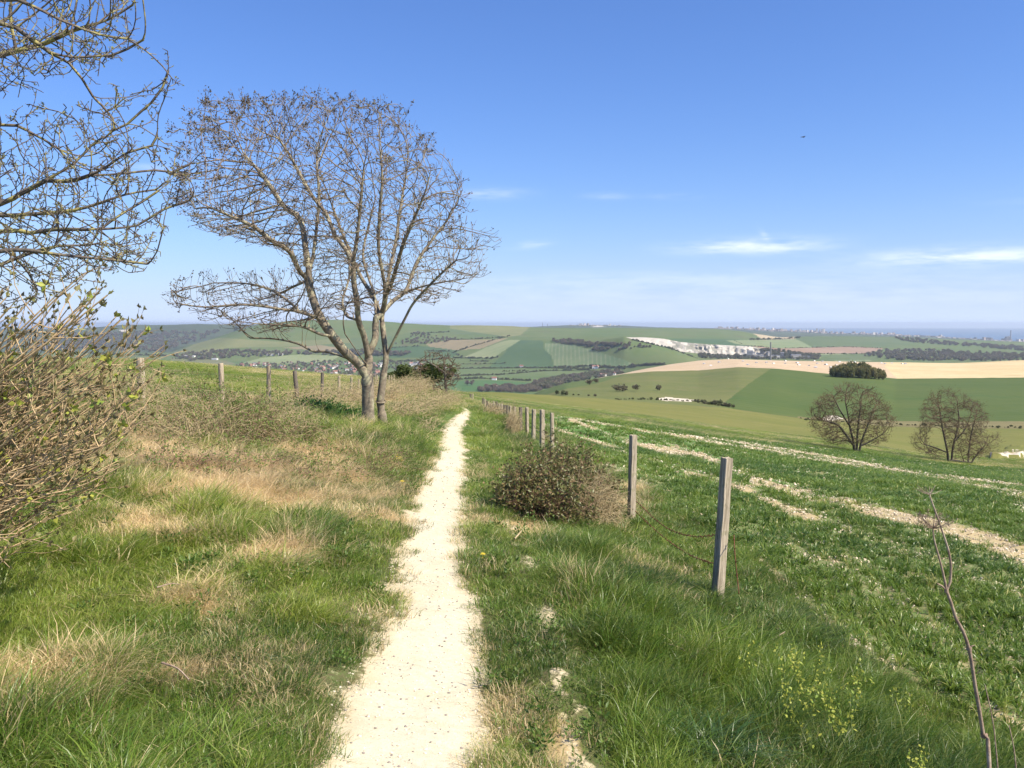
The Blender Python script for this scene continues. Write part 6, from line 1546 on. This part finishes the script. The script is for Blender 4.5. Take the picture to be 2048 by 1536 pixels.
def seedling(px, py, d, h, nl, label, seed):
    rs = np.random.default_rng(seed); h *= 1.35; b = P(px, py, d); b[2] = h1(b[0], b[1]); pos, par, rad, C0, D0 = [], [], [], [], []
    for s in range(rs.integers(3, 6)):
        dr = norm(np.array([rs.normal()*.25, rs.normal()*.25, 1])); cur = rs.normal(size=3)*np.array([.03, .03, 0]); pr = -1; n = int(h/.03)
        for i in range(n):
            pos.append(cur.copy()); par.append(pr); rad.append(.0022*(1-.5*i/n)); pr = len(pos)-1; dr = norm(dr+rs.normal(size=3)*.12); cur = cur+dr*.03
            if i > n*.35: 
                for _ in range(nl): C0.append(cur+rs.normal(size=3)*.012); D0.append(rs.normal(size=3)*.8+np.array([0, 0, .25]))
    t = obj('seedling', None, label=label, cat='plant', loc=b)
    V, q = tubes(np.array(pos), par, rad, 4); obj('stem', mesh_np('stem', V, q, 4, [M_brgreen], True), t)
    V, F_, bv = leaves(C0, D0, .012+.014*rs.random(len(C0)), .012, .15, rs); obj('leaves', mesh_np('leaves', V, F_, 3, [M_yleaf], False, {'bv': bv}), t)
for i, (x, y, d, h, nl, lb) in enumerate([(1640, 1400, 4.1, .36, 5, 'yellow green leafy sprig in the grass below the post'), (1700, 1420, 3.9, .42, 6, 'tallest yellow green sprig between the post and the hogweed stalk'), (1610, 1330, 4.6, .30, 4, 'small yellow sprig on the bank edge below the post'), (1890, 1536, 3.2, .36, 7, 'bushy yellow green seedling left of the hogweed foot'),
                                          (1975, 1560, 2.95, .24, 6, 'yellow green seedling at the foot of the hogweed stalk'), (1935, 1470, 3.4, .26, 4, 'yellow green sprig behind the hogweed stalk'), (1800, 1300, 4.9, .22, 3, 'faint yellow sprig among the corn edge'), (1530, 1330, 4.8, .20, 3, 'small yellow sprig just right of the lying stick'), (1870, 1450, 3.7, .22, 4, 'low yellow green seedling among the grass')]):
    seedling(x, y, d, h, nl, lb, 800+i)
def stick(x0, y0, x1, y1, r, label, m=M_hog, up=.10, name='stick'):
    a, b = ground(x0, y0), ground(x1, y1); a[2] += up; b[2] += up*.8; md = (a+b)/2+np.array([.01, 0, .012])
    sp = spline([a, md, b], .03); n = len(sp); V, q = tubes(sp-a, np.arange(-1, n-1), np.linspace(r, r*.55, n), 6)
    obj(name, mesh_np(name, V, q, 4, [m], True), label=label, cat='stick', loc=a)
stick(1532, 1330, 1582, 1286, .0065, 'pale broken stick lying by a dark hollow below the post')
stick(1516, 1350, 1562, 1392, .0055, 'pale forked stick lying in the grass left of the seedlings')
stick(1335, 1320, 1398, 1345, .004, 'reddish dry stalk half hidden in the bank grass')
stick(690, 838, 560, 868, .02, 'fallen dead branch on the grass left of the twin trunks', M_canedry, .12, 'fallen_branch')
stick(1030, 1090, 1052, 1060, .008, 'short dead stick at the lower edge of the bramble mound', M_canedry, .05)
stick(300, 1235, 345, 1215, .004, 'short pale straw stalk lying in the left grass', M_hog, .16)
stick(305, 1400, 360, 1420, .005, 'pale dry leaf stalk lying in the lower left grass', M_hog, .16)
# sedge tuft with broad dark blades
M_sedge = blade_mat('sedge_blades', [(.05, .11, .025), (.065, .135, .03), (.085, .16, .04), (.15, .20, .07)], .3, inst=False)
def sedge(px, py, d, s, label, seed):
    b = P(px, py, d); b[2] = h1(b[0], b[1]); me = tuft('sedge', 230, .11, .12, .28, .0062, 1.0, .15, M_sedge, seed, 4, .5)
    obj('sedge', me, label=label, cat='plant', loc=b, scale=(s, s, s))
sedge(1440, 1420, 3.75, 1.15, 'broad bladed dark sedge tuft on the right bank', 901); sedge(1375, 1440, 3.75, .9, 'smaller dark sedge tuft left of the larger one', 902)
sedge(1110, 880, 20.5, 2.2, 'arching leafy tuft at the foot of the fence post behind the bramble', 905)
# dandelions
M_yel = flat('dandelion_yellow', (.75, .58, .03))
def dandelion(px, py, label, group=None, s=1.0):
    g = ground(px, py+3); k = 14; V = [(0, 0, 0), (.002, 0, .05), (-.002, 0, .05)]; F3 = [(0, 1, 2)]
    for i in range(k):
        for r, z in ((.018, .052), (.012, .058)):
            a = 6.283*i/k+(r*40); b = len(V); V += [(0, 0, z), (r*math.cos(a-.18), r*math.sin(a-.18), z+.003), (r*math.cos(a+.18), r*math.sin(a+.18), z+.003)]; F3.append((b, b+1, b+2))
    me = bpy.data.meshes.new('dandelion'); me.from_pydata(V, [], F3); me.materials.append(M_yel); me.update()
    obj('dandelion', me, label=label, cat='flower', loc=(g[0], g[1], g[2]+.02), scale=(s, s, s), group=group)
dandelion(965, 1127, 'single yellow dandelion in the turf right of the path', None, 1.1)
for x, y in [(786, 922), (790, 926), (795, 929), (793, 920), (800, 933), (798, 926), (803, 978), (788, 930)]: dandelion(x, y, 'yellow dandelion in the small patch on the bank left of the path', 'dandelions on the left bank', 1.5)
# the bird
def bird():
    c = P(1606, 274, 70); V, F4 = [], []; k = 8; prof = [(-.16, .004), (-.12, .02), (-.04, .038), (.05, .04), (.10, .028), (.13, .03), (.16, .018), (.19, .002)]
    for x, r in prof: V += [(x, r*math.cos(a), r*math.sin(a)) for a in np.arange(k)*6.283/k]
    F4 = [(i*k+j, i*k+(j+1) % k, (i+1)*k+(j+1) % k, (i+1)*k+j) for i in range(len(prof)-1) for j in range(k)]
    m = flat('bird_dark', (.04, .035, .03)); t = obj('bird', None, label='tiny dark bird high in the blue sky on the right', cat='bird', loc=c, rot=(0, 0, .5))
    me = bpy.data.meshes.new('body'); me.from_pydata(V, [], F4); me.materials.append(m); me.update(); obj('body', me, t)
    for s in (-1, 1):
        w = [(.06, s*.03, .01), (.09, s*.14, .05), (.02, s*.28, .03), (-.01, s*.27, .028), (-.03, s*.14, .045), (-.05, s*.03, .008)]
        me = bpy.data.meshes.new('wing'); me.from_pydata(w+[(x, y, z-.006) for x, y, z in w], [], [tuple(range(6)), tuple(range(11, 5, -1))]+[(i, (i+1) % 6, 6+(i+1) % 6, 6+i) for i in range(6)]); me.materials.append(m); me.update(); obj('wing', me, t)
bird()
